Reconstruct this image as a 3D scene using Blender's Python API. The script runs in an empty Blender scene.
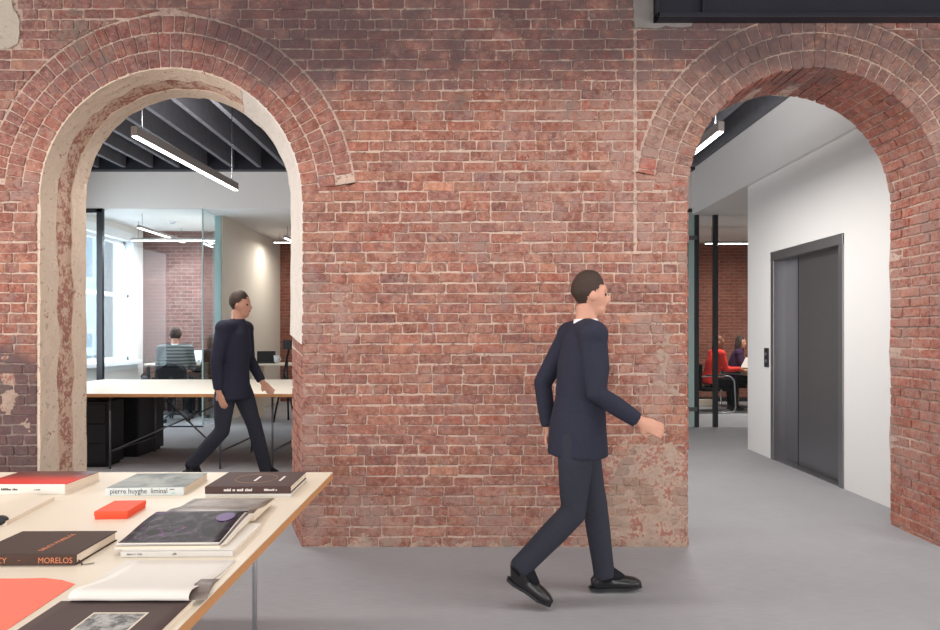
import bpy, bmesh, math, random
from mathutils import Vector, Matrix, noise as mnoise
random.seed(7)
R = random.Random(11)
PI = math.pi
SC = bpy.context.scene
COL = SC.collection
F = 660.0          # focal length in pixels
HC = 1.42          # camera height
WY = 4.4           # front face of the brick wall
WT = 0.537         # its thickness
WB = WY + WT

# ------------------------------------------------------------------ materials
def lin(c):
    return tuple(((v/255)/12.92 if v/255 <= .04045 else ((v/255+.055)/1.055)**2.4) for v in c)

class NT:
    def __init__(s, name, group=False):
        s.m = bpy.data.materials.new(name); s.m.use_nodes = True
        s.t = s.m.node_tree; s.t.nodes.clear()
        s.out = s.t.nodes.new('ShaderNodeOutputMaterial')
    def n(s, typ, **kw):
        nd = s.t.nodes.new(typ)
        for k, v in kw.items(): setattr(nd, k, v)
        return nd
    def put(s, sock, v):
        if hasattr(v, 'is_linked') or isinstance(v, bpy.types.NodeSocket): s.t.links.new(v, sock)
        else:
            if sock.type == 'RGBA' and len(v) == 3: v = (*v, 1)
            sock.default_value = v
    def math(s, op, a, b=0.0, clamp=False):
        nd = s.n('ShaderNodeMath', operation=op, use_clamp=clamp)
        s.put(nd.inputs[0], a); s.put(nd.inputs[1], b); return nd.outputs[0]
    def mix(s, f, a, b, blend='MIX'):
        nd = s.n('ShaderNodeMix', data_type='RGBA', blend_type=blend)
        s.put(nd.inputs[0], f); s.put(nd.inputs[6], a); s.put(nd.inputs[7], b); return nd.outputs[2]
    def coord(s, kind='Object'):
        return s.n('ShaderNodeTexCoord').outputs[kind]
    def noise(s, scale, detail=4, rough=.55, vec=None, dist=0.0):
        nd = s.n('ShaderNodeTexNoise'); s.put(nd.inputs['Vector'], vec or s.coord())
        nd.inputs['Scale'].default_value = scale; nd.inputs['Detail'].default_value = detail
        nd.inputs['Roughness'].default_value = rough; nd.inputs['Distortion'].default_value = dist
        return nd.outputs[0]
    def rng(s, v, a, b, c=0.0, d=1.0, smooth=True):
        nd = s.n('ShaderNodeMapRange', interpolation_type='SMOOTHSTEP' if smooth else 'LINEAR')
        s.put(nd.inputs[0], v)
        for i, x in enumerate((a, b, c, d)): nd.inputs[1+i].default_value = x
        return nd.outputs[0]
    def bump(s, h, strength=.3, dist=.01, normal=None):
        nd = s.n('ShaderNodeBump'); nd.inputs['Strength'].default_value = strength
        nd.inputs['Distance'].default_value = dist; s.put(nd.inputs['Height'], h)
        if normal: s.put(nd.inputs['Normal'], normal)
        return nd.outputs[0]
    def mapping(s, vec, scale=(1,1,1), loc=(0,0,0), rot=(0,0,0)):
        nd = s.n('ShaderNodeMapping'); s.put(nd.inputs[0], vec)
        nd.inputs['Scale'].default_value = scale; nd.inputs['Location'].default_value = loc
        nd.inputs['Rotation'].default_value = rot
        return nd.outputs[0]
    def pbr(s, col, rough=.6, metal=0.0, normal=None, spec=.4, emis=None, es=0.0, **kw):
        p = s.n('ShaderNodeBsdfPrincipled')
        s.put(p.inputs['Base Color'], col); s.put(p.inputs['Roughness'], rough)
        s.put(p.inputs['Metallic'], metal); p.inputs['Specular IOR Level'].default_value = spec
        if normal is not None: s.put(p.inputs['Normal'], normal)
        if emis is not None:
            s.put(p.inputs['Emission Color'], emis); p.inputs['Emission Strength'].default_value = es
        s.t.links.new(p.outputs[0], s.out.inputs[0]); return p

def simple(name, rgb, rough=.6, metal=0.0, spec=.4, var=.06, nscale=30, bump=.0, bscale=200):
    t = NT(name); c = lin(rgb)
    f = t.noise(nscale, 4)
    col = t.mix(f, tuple(v*(1-var) for v in c), tuple(min(1, v*(1+var)) for v in c))
    nrm = t.bump(t.noise(bscale, 3), bump, .004) if bump else None
    t.pbr(col, rough, metal, nrm, spec); return t.m

def emitter(name, rgb, strength):
    t = NT(name); t.pbr((.8,.8,.8), .5, emis=lin(rgb), es=strength); return t.m

# weathering and painted top shade masks shared by bricks, mortar and plaster: (px, py, rx, ry, amount) in metres on the wall
def W(px): return (px-470)/150
def Z(py): return HC-(py-334)/150
def weather_shade(t):
    co = t.coord(); sx = t.n('ShaderNodeSeparateXYZ'); t.put(sx.inputs[0], co)
    x, z = sx.outputs[0], sx.outputs[2]
    n1 = t.noise(3.2, 6, .62); n2 = t.noise(17, 5, .65); n3 = t.noise(70, 3, .6)
    nn = t.math('ADD', t.math('MULTIPLY', n1, .45), t.math('ADD', t.math('MULTIPLY', n2, .4), t.math('MULTIPLY', n3, .15)))
    def blobs(lst, base):
        acc = base
        for (cx, cy, rx, ry, a) in lst:
            dx = t.math('MULTIPLY', t.math('SUBTRACT', x, W(cx)), 150/rx)
            dz = t.math('MULTIPLY', t.math('SUBTRACT', z, Z(cy)), 150/ry)
            d = t.math('ADD', t.math('POWER', t.math('ABSOLUTE', dx), 2.), t.math('POWER', t.math('ABSOLUTE', dz), 2.))
            m = t.rng(d, 0.25, 1.9, a, 0.0)
            acc = t.math('ADD', acc, m) if acc is not None else m
        return acc
    # pale pink lime wash
    lime = blobs([(655,150,50,120,.075),(650,370,24,60,.12),(345,318,15,34,.13),(560,135,80,60,.06),(500,525,240,34,.09),
                  (312,420,14,140,.06),(60,170,50,70,.05),(800,40,150,40,.05),(585,230,90,60,.035),(932,330,25,200,.09),(420,200,60,60,.02)], 0.0)
    lime = t.rng(t.math('ADD', nn, lime), .50, .68)
    grey = blobs([(655,480,48,42,.15),(622,520,40,32,.12),(672,535,25,25,.1),(8,385,8,36,.15),(95,40,70,22,.07),(640,20,40,24,.1),(680,230,14,40,.05),(430,545,260,8,.06)], 0.0)
    grey = t.rng(t.math('ADD', nn, grey), .56, .68)
    soot_shade = blobs([(-10,430,62,78,.34),(10,400,30,40,.1),(470,5,330,88,.15),(830,25,190,60,.10),(300,40,80,40,.10),(90,60,60,30,.04)], 0.0)  # soot at lower left; upper blobs mix grime with painted light falloff
    soot_shade = t.rng(t.math('ADD', nn, soot_shade), .52, .76, 0, 1)
    return lime, grey, soot_shade, n2, n3, nn

def brick_mat():
    t = NT('old_red_brick')
    at = t.n('ShaderNodeAttribute', attribute_name='bcol').outputs['Color']
    lime, grey, soot_shade, n2, n3, nn = weather_shade(t)
    fine = t.noise(34, 6, .7); speck = t.noise(150, 3, .6)
    blot = t.noise(13, 5, .65, dist=.4)
    c = t.mix(t.rng(fine, .28, .74), t.mix(.34, at, (0,0,0)), t.mix(.22, at, lin((222,172,152))))
    c = t.mix(t.rng(blot, .42, .66, 0, .34), c, lin((96,66,62)))
    c = t.mix(t.rng(t.noise(8, 5, .7), .54, .68, 0, .30), c, lin((186,156,142)))
    c = t.mix(t.math('MULTIPLY', t.rng(t.noise(42, 5, .7, dist=.5), .57, .66), .5), c, lin((196,168,152)))
    c = t.mix(t.rng(t.noise(6.5, 6, .72, dist=.8), .54, .64, 0, .55), c, lin((132,104,104)))
    c = t.mix(t.rng(t.noise(7.7, 6, .72, dist=1.1), .53, .66, 0, .5), c, lin((188,138,114)))
    c = t.mix(t.rng(t.noise(20, 5, .7, dist=.6), .56, .66, 0, .5), c, lin((150,70,56)))
    c = t.mix(t.math('MULTIPLY', t.rng(speck, .6, .75), .35), c, lin((205,176,160)))
    c = t.mix(t.math('MULTIPLY', t.rng(t.noise(95, 2), .66, .74), .6), c, lin((70,48,46)))
    c = t.mix(t.math('MULTIPLY', lime, .62), c, t.mix(n3, lin((150,122,113)), lin((178,152,141))))
    c = t.mix(t.math('MULTIPLY', grey, .6), c, t.mix(n2, lin((120,106,94)), lin((172,154,138))))
    c = t.mix(t.math('MULTIPLY', soot_shade, .78), c, t.mix(n3, lin((64,54,58)), lin((98,82,84))))
    h = t.math('ADD', t.math('MULTIPLY', fine, .8), t.math('MULTIPLY', speck, .35))
    t.pbr(c, .92, 0, t.bump(h, .55, .008), .15); return t.m

def mortar_mat():
    t = NT('lime_mortar'); lime, grey, soot_shade, n2, n3, nn = weather_shade(t)
    f = t.noise(60, 5, .7)
    c = t.mix(f, lin((168,140,126)), lin((214,190,174)))
    c = t.mix(t.math('MULTIPLY', t.rng(t.noise(22, 4, .7), .52, .64), .7), c, lin((104,78,72)))
    c = t.mix(t.rng(t.noise(48, 3, .6), .66, .70, 0, .85), c, lin((54,42,40)))
    c = t.mix(t.math('MULTIPLY', lime, .45), c, lin((176,150,140)))
    c = t.mix(t.math('MULTIPLY', grey, .7), c, t.mix(n2, lin((120,108,96)), lin((168,152,138))))
    c = t.mix(t.math('MULTIPLY', soot_shade, .7), c, lin((98,86,86)))
    t.pbr(c, .95, 0, t.bump(f, .7, .012), .1); return t.m

def plaster_mat(name, a, b, brick_amt, thr=.58):
    t = NT(name); f = t.noise(9, 6, .65); g = t.noise(45, 4, .65)
    c = t.mix(f, lin(a), lin(b))
    br = t.mix(g, lin((128,76,66)), lin((160,104,90)))
    k = t.rng(t.math('ADD', t.math('MULTIPLY', f, .55), t.math('MULTIPLY', g, .45)), thr, thr+.07, 0, brick_amt)
    c = t.mix(k, c, br)
    c = t.mix(t.math('MULTIPLY', t.rng(t.noise(28, 3), .62, .7), .4), c, lin((104,88,76)))
    t.pbr(c, .93, 0, t.bump(t.math('ADD', f, g), .6, .012), .15); return t.m

def far_brick(name, c1, c2, mc, axis='XZ'):
    t = NT(name); co = t.coord(); sx = t.n('ShaderNodeSeparateXYZ'); t.put(sx.inputs[0], co)
    cb = t.n('ShaderNodeCombineXYZ'); t.put(cb.inputs[0], sx.outputs[0 if axis == 'XZ' else 1]); t.put(cb.inputs[1], sx.outputs[2])
    b = t.n('ShaderNodeTexBrick'); t.put(b.inputs['Vector'], cb.outputs[0])
    b.inputs['Scale'].default_value = 1; b.inputs['Brick Width'].default_value = .21; b.inputs['Row Height'].default_value = .0677
    b.inputs['Mortar Size'].default_value = .006; b.inputs['Mortar Smooth'].default_value = .3; b.inputs['Bias'].default_value = -.1
    b.inputs['Color1'].default_value = (*lin(c1), 1); b.inputs['Color2'].default_value = (*lin(c2), 1); b.inputs['Mortar'].default_value = (*lin(mc), 1)
    n = t.noise(2.2, 6, .65)
    c = t.mix(t.rng(n, .45, .7, 0, .45), b.outputs[0], lin(mc))
    c = t.mix(t.math('MULTIPLY', t.rng(t.noise(26, 4), .4, .7), .3), c, lin((70,46,42)))
    t.pbr(c, .9, 0, t.bump(t.math('SUBTRACT', 1.0, b.outputs[1]), .5, .008), .15); return t.m

def carpet_mat(name, a, b):
    t = NT(name); f = t.noise(420, 3, .7); g = t.noise(1.3, 4)
    st = t.n('ShaderNodeTexNoise'); t.put(st.inputs['Vector'], t.mapping(t.coord(), (6, 110, 1))); st.inputs['Scale'].default_value = 1.5; st.inputs['Detail'].default_value = 3
    k = t.math('ADD', t.math('MULTIPLY', f, .8), t.math('MULTIPLY', st.outputs[0], .2))
    c = t.mix(t.rng(k, .3, .7), lin(a), lin(b))
    c = t.mix(t.rng(g, .3, .7, 0, .1), c, lin((90,88,90)))
    t.pbr(c, .95, 0, t.bump(f, .35, .004), .1); return t.m

def glass_mat(name, tint, refl=1.0):
    t = NT(name); fr = t.n('ShaderNodeFresnel'); fr.inputs[0].default_value = 1.35
    tr = t.n('ShaderNodeBsdfTransparent'); tr.inputs[0].default_value = (*tint, 1)
    gl = t.n('ShaderNodeBsdfGlossy'); gl.inputs['Roughness'].default_value = .02; gl.inputs['Color'].default_value = (.9,.97,1,1)
    mx = t.n('ShaderNodeMixShader'); t.put(mx.inputs[0], t.math('MULTIPLY', fr.outputs[0], refl)); t.put(mx.inputs[1], tr.outputs[0]); t.put(mx.inputs[2], gl.outputs[0])
    t.t.links.new(mx.outputs[0], t.out.inputs[0]); return t.m

M = {}
M['brick'] = brick_mat(); M['mortar'] = mortar_mat()
M['plaster'] = plaster_mat('old_lime_plaster', (196,174,154), (218,198,180), .85, .57)
M['plaster_pale'] = plaster_mat('pale_plaster', (200,188,176), (222,214,206), .5, .6)
M['plaster_mix'] = plaster_mat('plaster_over_brick', (186,154,134), (208,182,162), .85, .47)
M['plaster_patch'] = plaster_mat('grey_render', (176,162,146), (196,184,170), .2, .66)
M['rubble'] = plaster_mat('rough_mortar_repair', (136,116,104), (190,166,150), .85, .50)
M['cement'] = simple('grey_cement', (128,122,118), .9, var=.22, nscale=14, bump=.5, bscale=60)
M['far_brick'] = far_brick('red_brick_far_wall', (140,86,72), (120,72,62), (152,120,108))
M['pale_brick'] = far_brick('pale_brick_far_wall', (126,94,90), (106,82,80), (152,132,126))
M['carpet'] = carpet_mat('grey_carpet', (138,137,140), (176,175,178))
M['paint'] = simple('white_wall_paint', (226,224,222), .7, var=.015, nscale=3)
M['cream'] = simple('warm_white_paint', (226,220,208), .7, var=.015, nscale=3)
M['joist'] = simple('grey_painted_joist', (104,104,110), .8, var=.25, nscale=9)
M['deck'] = simple('black_ceiling_deck', (36,37,44), .9, var=.2)
M['navy'] = simple('dark_painted_steel', (36,37,46), .5, 0, .4, var=.25, nscale=5, bump=.1, bscale=30)
M['frame'] = simple('dark_grey_metal', (62,64,68), .4, .6)
M['black'] = simple('black_metal', (27,28,32), .45, 0, .4)
M['blackp'] = simple('black_plastic', (34,35,38), .55)
M['chrome'] = simple('chrome_tube', (196,198,202), .3, .75)
M['steel_leg'] = simple('grey_steel_tube', (112,114,120), .35, .8)
M['white_lam'] = simple('white_laminate', (226,213,194), .45, 0, .45, var=.012, nscale=4)
M['ply'] = simple('plywood_edge', (196,140,92), .6, var=.12, nscale=60)
M['wood'] = simple('light_oak', (176,128,88), .5, var=.15, nscale=20)
M['alu'] = simple('aluminium_housing', (150,145,142), .5, .1)
M['lamp'] = emitter('lamp_diffuser', (255,250,242), 9.0)
M['white_frame'] = simple('white_window_paint', (232,236,240), .5, var=.01)
M['glass'] = glass_mat('clear_glass', (.955,.98,.985), .5)
M['glass_edge'] = simple('green_glass_edge', (156,180,178), .3, 0, .4)
M['glass_w'] = glass_mat('window_glass', (.95,.98,1), .5)
def brushed():
    t = NT('brushed_steel'); n = t.n('ShaderNodeTexNoise'); t.put(n.inputs['Vector'], t.mapping(t.coord(), (4, 4, 220)))
    n.inputs['Scale'].default_value = 2; n.inputs['Detail'].default_value = 4
    c = t.mix(n.outputs[0], lin((128,128,132)), lin((138,138,142)))
    t.pbr(c, .3, .85); return t.m
M['steel'] = brushed()
M['steel_trim'] = simple('satin_steel_trim', (150,150,152), .35, .9, var=.04)
# cloth and people
M['suit'] = simple('dark_navy_cloth', (46,47,60), .9, 0, .15, var=.18, nscale=60, bump=.2, bscale=300)
M['trouser'] = simple('charcoal_trouser_cloth', (50,51,60), .9, 0, .15, var=.16, nscale=60, bump=.2, bscale=300)
M['shoe'] = simple('black_leather', (26,25,28), .35, 0, .5)
M['skin'] = simple('skin', (198,146,124), .55, 0, .35, var=.05, nscale=25)
M['hair'] = simple('dark_brown_hair', (58,44,38), .7, 0, .3, var=.3, nscale=90)
M['hair_red'] = simple('auburn_hair', (112,66,48), .6, 0, .3, var=.3, nscale=90)
M['red_cloth'] = simple('red_knit', (226,66,60), .9, 0, .15, var=.1, nscale=60)
M['purple_cloth'] = simple('purple_knit', (66,44,74), .9, 0, .15, var=.15, nscale=60)
M['shirt'] = simple('white_shirt', (226,226,228), .85)
M['eye'] = simple('eye_dark', (40,30,28), .3)
M['lip'] = simple('lip', (158,92,84), .5)
M['black_cloth'] = simple('black_cloth', (28,28,32), .9, 0, .15)
def striped():
    t = NT('striped_sweater'); w = t.n('ShaderNodeTexWave', wave_type='BANDS', bands_direction='Z'); t.put(w.inputs[0], t.coord())
    w.inputs['Scale'].default_value = 6.5; w.inputs['Distortion'].default_value = 1.2; w.inputs['Detail'].default_value = 1
    t.pbr(t.mix(t.rng(w.outputs[0], .35, .6), lin((66,70,74)), lin((116,118,118))), .9, spec=.15); return t.m
M['stripe'] = striped()
# paper and print
M['paper'] = simple('white_paper', (226,220,212), .7, var=.02, nscale=6)
M['paper2'] = simple('cream_paper', (222,208,190), .75, var=.03, nscale=8)
def pages(name, a, b):
    t = NT(name); w = t.n('ShaderNodeTexWave', wave_type='BANDS', bands_direction='Z'); t.put(w.inputs[0], t.coord())
    w.inputs['Scale'].default_value = 90; w.inputs['Distortion'].default_value = .6
    t.pbr(t.mix(w.outputs[0], lin(a), lin(b)), .8, spec=.2); return t.m
M['pages'] = pages('page_block', (206,190,170), (236,224,206))
M['bookbrown'] = simple('dark_brown_cover', (68,48,40), .7, var=.1, nscale=14)
M['bookplum'] = simple('plum_brown_cover', (74,52,50), .7, var=.12, nscale=14)
M['copper'] = simple('copper_foil', (206,128,88), .45, .3)
M['ink'] = simple('black_ink', (40,40,44), .6)
M['inkwhite'] = simple('white_ink', (228,222,216), .6)
M['orange'] = simple('orange_red_card', (240,82,48), .6, var=.03)
M['coral'] = simple('coral_paper', (248,120,98), .7, var=.03, nscale=5)
M['greybook'] = simple('pale_grey_cover', (204,200,194), .6)
def gradcover():
    t = NT('red_cover_print'); n = t.noise(5, 3); c = t.coord(); sx = t.n('ShaderNodeSeparateXYZ'); t.put(sx.inputs[0], c)
    v = t.math('ADD', sx.outputs[1], t.math('MULTIPLY', n, .10))
    col = t.mix(t.rng(v, .10, .27), lin((226,52,44)), lin((96,44,40)))
    t.pbr(col, .35, spec=.5); return t.m
M['redcover'] = gradcover()
def greyprint():
    t = NT('misty_grey_cover_print'); n = t.noise(6, 5, .6, dist=.6)
    t.pbr(t.mix(t.rng(n, .3, .7), lin((100,106,104)), lin((164,168,164))), .6, spec=.3); return t.m
M['greyprint'] = greyprint()
def spineprint():
    t = NT('pale_spine_print'); c = t.coord(); sx = t.n('ShaderNodeSeparateXYZ'); t.put(sx.inputs[0], c)
    n = t.noise(30, 3)
    col = t.mix(t.rng(t.math('ADD', sx.outputs[0], t.math('MULTIPLY', n, .06)), .2, .28), lin((206,212,210)), lin((176,206,198)))
    t.pbr(col, .4); return t.m
M['spineprint'] = spineprint()
def nebula():
    t = NT('dark_purple_photo_print'); co = t.coord()
    n = t.noise(9, 5, .6, dist=2.2); n2 = t.noise(15, 4, .6, dist=1.5)
    c = t.mix(t.rng(n, .42, .72), lin((30,25,32)), lin((88,80,90)))
    c = t.mix(t.rng(n2, .58, .72, 0, .75), c, lin((136,78,140)))
    c = t.mix(t.rng(t.noise(22, 4, .6, dist=2.5), .66, .74, 0, .7), c, lin((186,170,188)))
    t.pbr(c, .55, spec=.3); return t.m
M['nebula'] = nebula()
def dusk():
    t = NT('brown_landscape_print'); n = t.noise(7, 5, .6)
    t.pbr(t.mix(t.rng(n, .3, .7), lin((84,72,66)), lin((150,136,126))), .4); return t.m
M['dusk'] = dusk()
M['darkpage'] = simple('dark_brown_page', (78,60,57), .7, var=.1, nscale=10)
def bw():
    t = NT('grey_engraving_print'); n = t.noise(40, 5, .7)
    t.pbr(t.mix(t.rng(n, .35, .65), lin((84,84,84)), lin((178,176,172))), .6); return t.m
M['bw'] = bw()
M['teal'] = simple('teal_screen', (120,190,206), .3)
M['screen'] = emitter('laptop_screen', (150,205,220), .5)
M['facade'] = simple('pale_stone_facade', (206,204,200), .9, var=.05, nscale=1)

# ------------------------------------------------------------------ mesh helpers
def obj(name, bm, mats, parent=None, smooth=False, loc=None):
    me = bpy.data.meshes.new(name)
    if isinstance(bm, bpy.types.Mesh): me = bm; me.name = name
    else:
        bm.normal_update(); bm.to_mesh(me); bm.free()
    if isinstance(bm, bpy.types.Mesh): me.materials.clear()
    for m in (mats if isinstance(mats, (list, tuple)) else [mats]): me.materials.append(M[m] if isinstance(m, str) else m)
    if smooth: me.shade_smooth()
    o = bpy.data.objects.new(name, me); COL.objects.link(o)
    if parent: o.parent = parent
    if loc is not None: o.location = loc
    return o
def tag(o, label, cat, group=None, kind=None):
    o['label'] = label; o['category'] = cat
    if group: o['group'] = group
    if kind: o['kind'] = kind
    return o
def thing(name, label, cat, loc=(0,0,0), rz=0, group=None):
    o = bpy.data.objects.new(name, None); COL.objects.link(o); o.empty_display_size = .1
    o.location = loc; o.rotation_euler = (0, 0, rz); return tag(o, label, cat, group)
def struct(name, bm, mats, label=None, parent=None, smooth=False):
    o = obj(name, bm, mats, parent, smooth); o['kind'] = 'structure'
    if label: o['label'] = label; o['category'] = name.split('_')[0]
    return o
def box(bm, x0, x1, y0, y1, z0, z1, mi=0, bev=0.0, seg=2):
    r = bmesh.ops.create_cube(bm, size=1.0); vs = r['verts']
    for v in vs: v.co = Vector(((x0+x1)/2+v.co.x*(x1-x0), (y0+y1)/2+v.co.y*(y1-y0), (z0+z1)/2+v.co.z*(z1-z0)))
    fs = set(f for v in vs for f in v.link_faces)
    for f in fs: f.material_index = mi
    if bev:
        es = set(e for v in vs for e in v.link_edges)
        rb = bmesh.ops.bevel(bm, geom=list(es), offset=bev, segments=seg, affect='EDGES', profile=.5)
        for f in rb['faces']: f.material_index = mi
    return vs
def nb(): return bmesh.new()
def bx(*a, **k): b = nb(); box(b, *a, **k); return b
def loft(bm, pts, rad, lat=None, n=12, mi=0, cap=True):
    pts = [Vector(p) for p in pts]; rings = []
    prev = Vector(lat) if lat is not None else None
    for i, p in enumerate(pts):
        t = (pts[min(i+1, len(pts)-1)]-pts[max(i-1, 0)]).normalized()
        if prev is None:
            prev = Vector((0,0,1)) if abs(t.z) < .9 else Vector((1,0,0))
        ref = Vector(lat) if lat is not None else prev
        a = ref - t*ref.dot(t)
        if a.length < 1e-4: a = t.orthogonal()
        a.normalize(); b = t.cross(a); prev = a
        r = rad[i] if isinstance(rad, (list, tuple)) else rad
        ra, rb = r if isinstance(r, (list, tuple)) else (r, r)
        rings.append([bm.verts.new(p+a*ra*math.cos(2*PI*k/n)+b*rb*math.sin(2*PI*k/n)) for k in range(n)])
    for A, B in zip(rings, rings[1:]):
        for k in range(n):
            f = bm.faces.new((A[k], A[(k+1) % n], B[(k+1) % n], B[k])); f.material_index = mi; f.smooth = True
    if cap:
        bm.faces.new(rings[0][::-1]).material_index = mi; bm.faces.new(rings[-1]).material_index = mi
def tube(bm, pts, r, n=10, mi=0): loft(bm, pts, r, None, n, mi)
def tb(pts, r, n=10): b = nb(); tube(b, pts, r, n); return b
def arcpts(c, r, a0, a1, n, ax, ay):
    c = Vector(c); ax = Vector(ax); ay = Vector(ay)
    return [c+ax*r*math.cos(a0+(a1-a0)*i/n)+ay*r*math.sin(a0+(a1-a0)*i/n) for i in range(n+1)]
def ellip(bm, c, r, rot=None, u=20, v=14, fn=None, mi=0):
    res = bmesh.ops.create_uvsphere(bm, u_segments=u, v_segments=v, radius=1.0)
    for vt in res['verts']:
        p = Vector((vt.co.x*r[0], vt.co.y*r[1], vt.co.z*r[2]))
        if fn: p = fn(p)
        if rot: p = rot @ p
        vt.co = p+Vector(c)
    for f in set(f for vt in res['verts'] for f in vt.link_faces): f.smooth = True; f.material_index = mi
def fuse(bm, voxel, smooth_it=4, fac=.5):
    bmesh.ops.recalc_face_normals(bm, faces=bm.faces[:])
    me = bpy.data.meshes.new('tmp'); bm.to_mesh(me); bm.free()
    o = bpy.data.objects.new('tmp', me); COL.objects.link(o)
    r = o.modifiers.new('r', 'REMESH'); r.mode = 'VOXEL'; r.voxel_size = voxel; r.use_smooth_shade = True
    s = o.modifiers.new('s', 'SMOOTH'); s.factor = fac; s.iterations = smooth_it
    dg = bpy.context.evaluated_depsgraph_get()
    m2 = bpy.data.meshes.new_from_object(o.evaluated_get(dg))
    bpy.data.objects.remove(o); bpy.data.meshes.remove(me); m2.shade_smooth(); return m2
def text(name, body, size, mat, parent, mtx, align='LEFT', extrude=.0004, spacing=1.0, sx=1.0):
    cu = bpy.data.curves.new(name, 'FONT'); cu.body = body; cu.size = size; cu.align_x = align; cu.extrude = extrude; cu.space_character = spacing
    cu.resolution_u = 3
    o = bpy.data.objects.new('tmp', cu); COL.objects.link(o)
    dg = bpy.context.evaluated_depsgraph_get()
    me = bpy.data.meshes.new_from_object(o.evaluated_get(dg)); bpy.data.objects.remove(o)
    me.transform(Matrix.Diagonal((sx, 1, 1, 1))); me.transform(mtx)
    return obj(name, me, mat, parent)
def copytree(o, parent=None):
    c = o.copy(); COL.objects.link(c); c.parent = parent
    for ch in list(o.children): copytree(ch, c)
    return c
def TP(px, py, z=.75):
    s = (py-334)/(HC-z); return ((px-470)/s, F/s)

# ------------------------------------------------------------------ camera
cd = bpy.data.cameras.new('camera'); cam = bpy.data.objects.new('camera', cd); COL.objects.link(cam)
cam.location = (0, 0, HC); cam.rotation_euler = (PI/2, 0, 0)
cd.sensor_width = 36; cd.lens = F/940*36; cd.shift_y = 19/940; cd.clip_start = .05
SC.camera = cam
vs = SC.view_settings; vs.view_transform = 'Standard'; vs.look = 'None'; vs.exposure = 0; vs.gamma = 1; vs.use_curve_mapping = False

exec_parts = []
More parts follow.
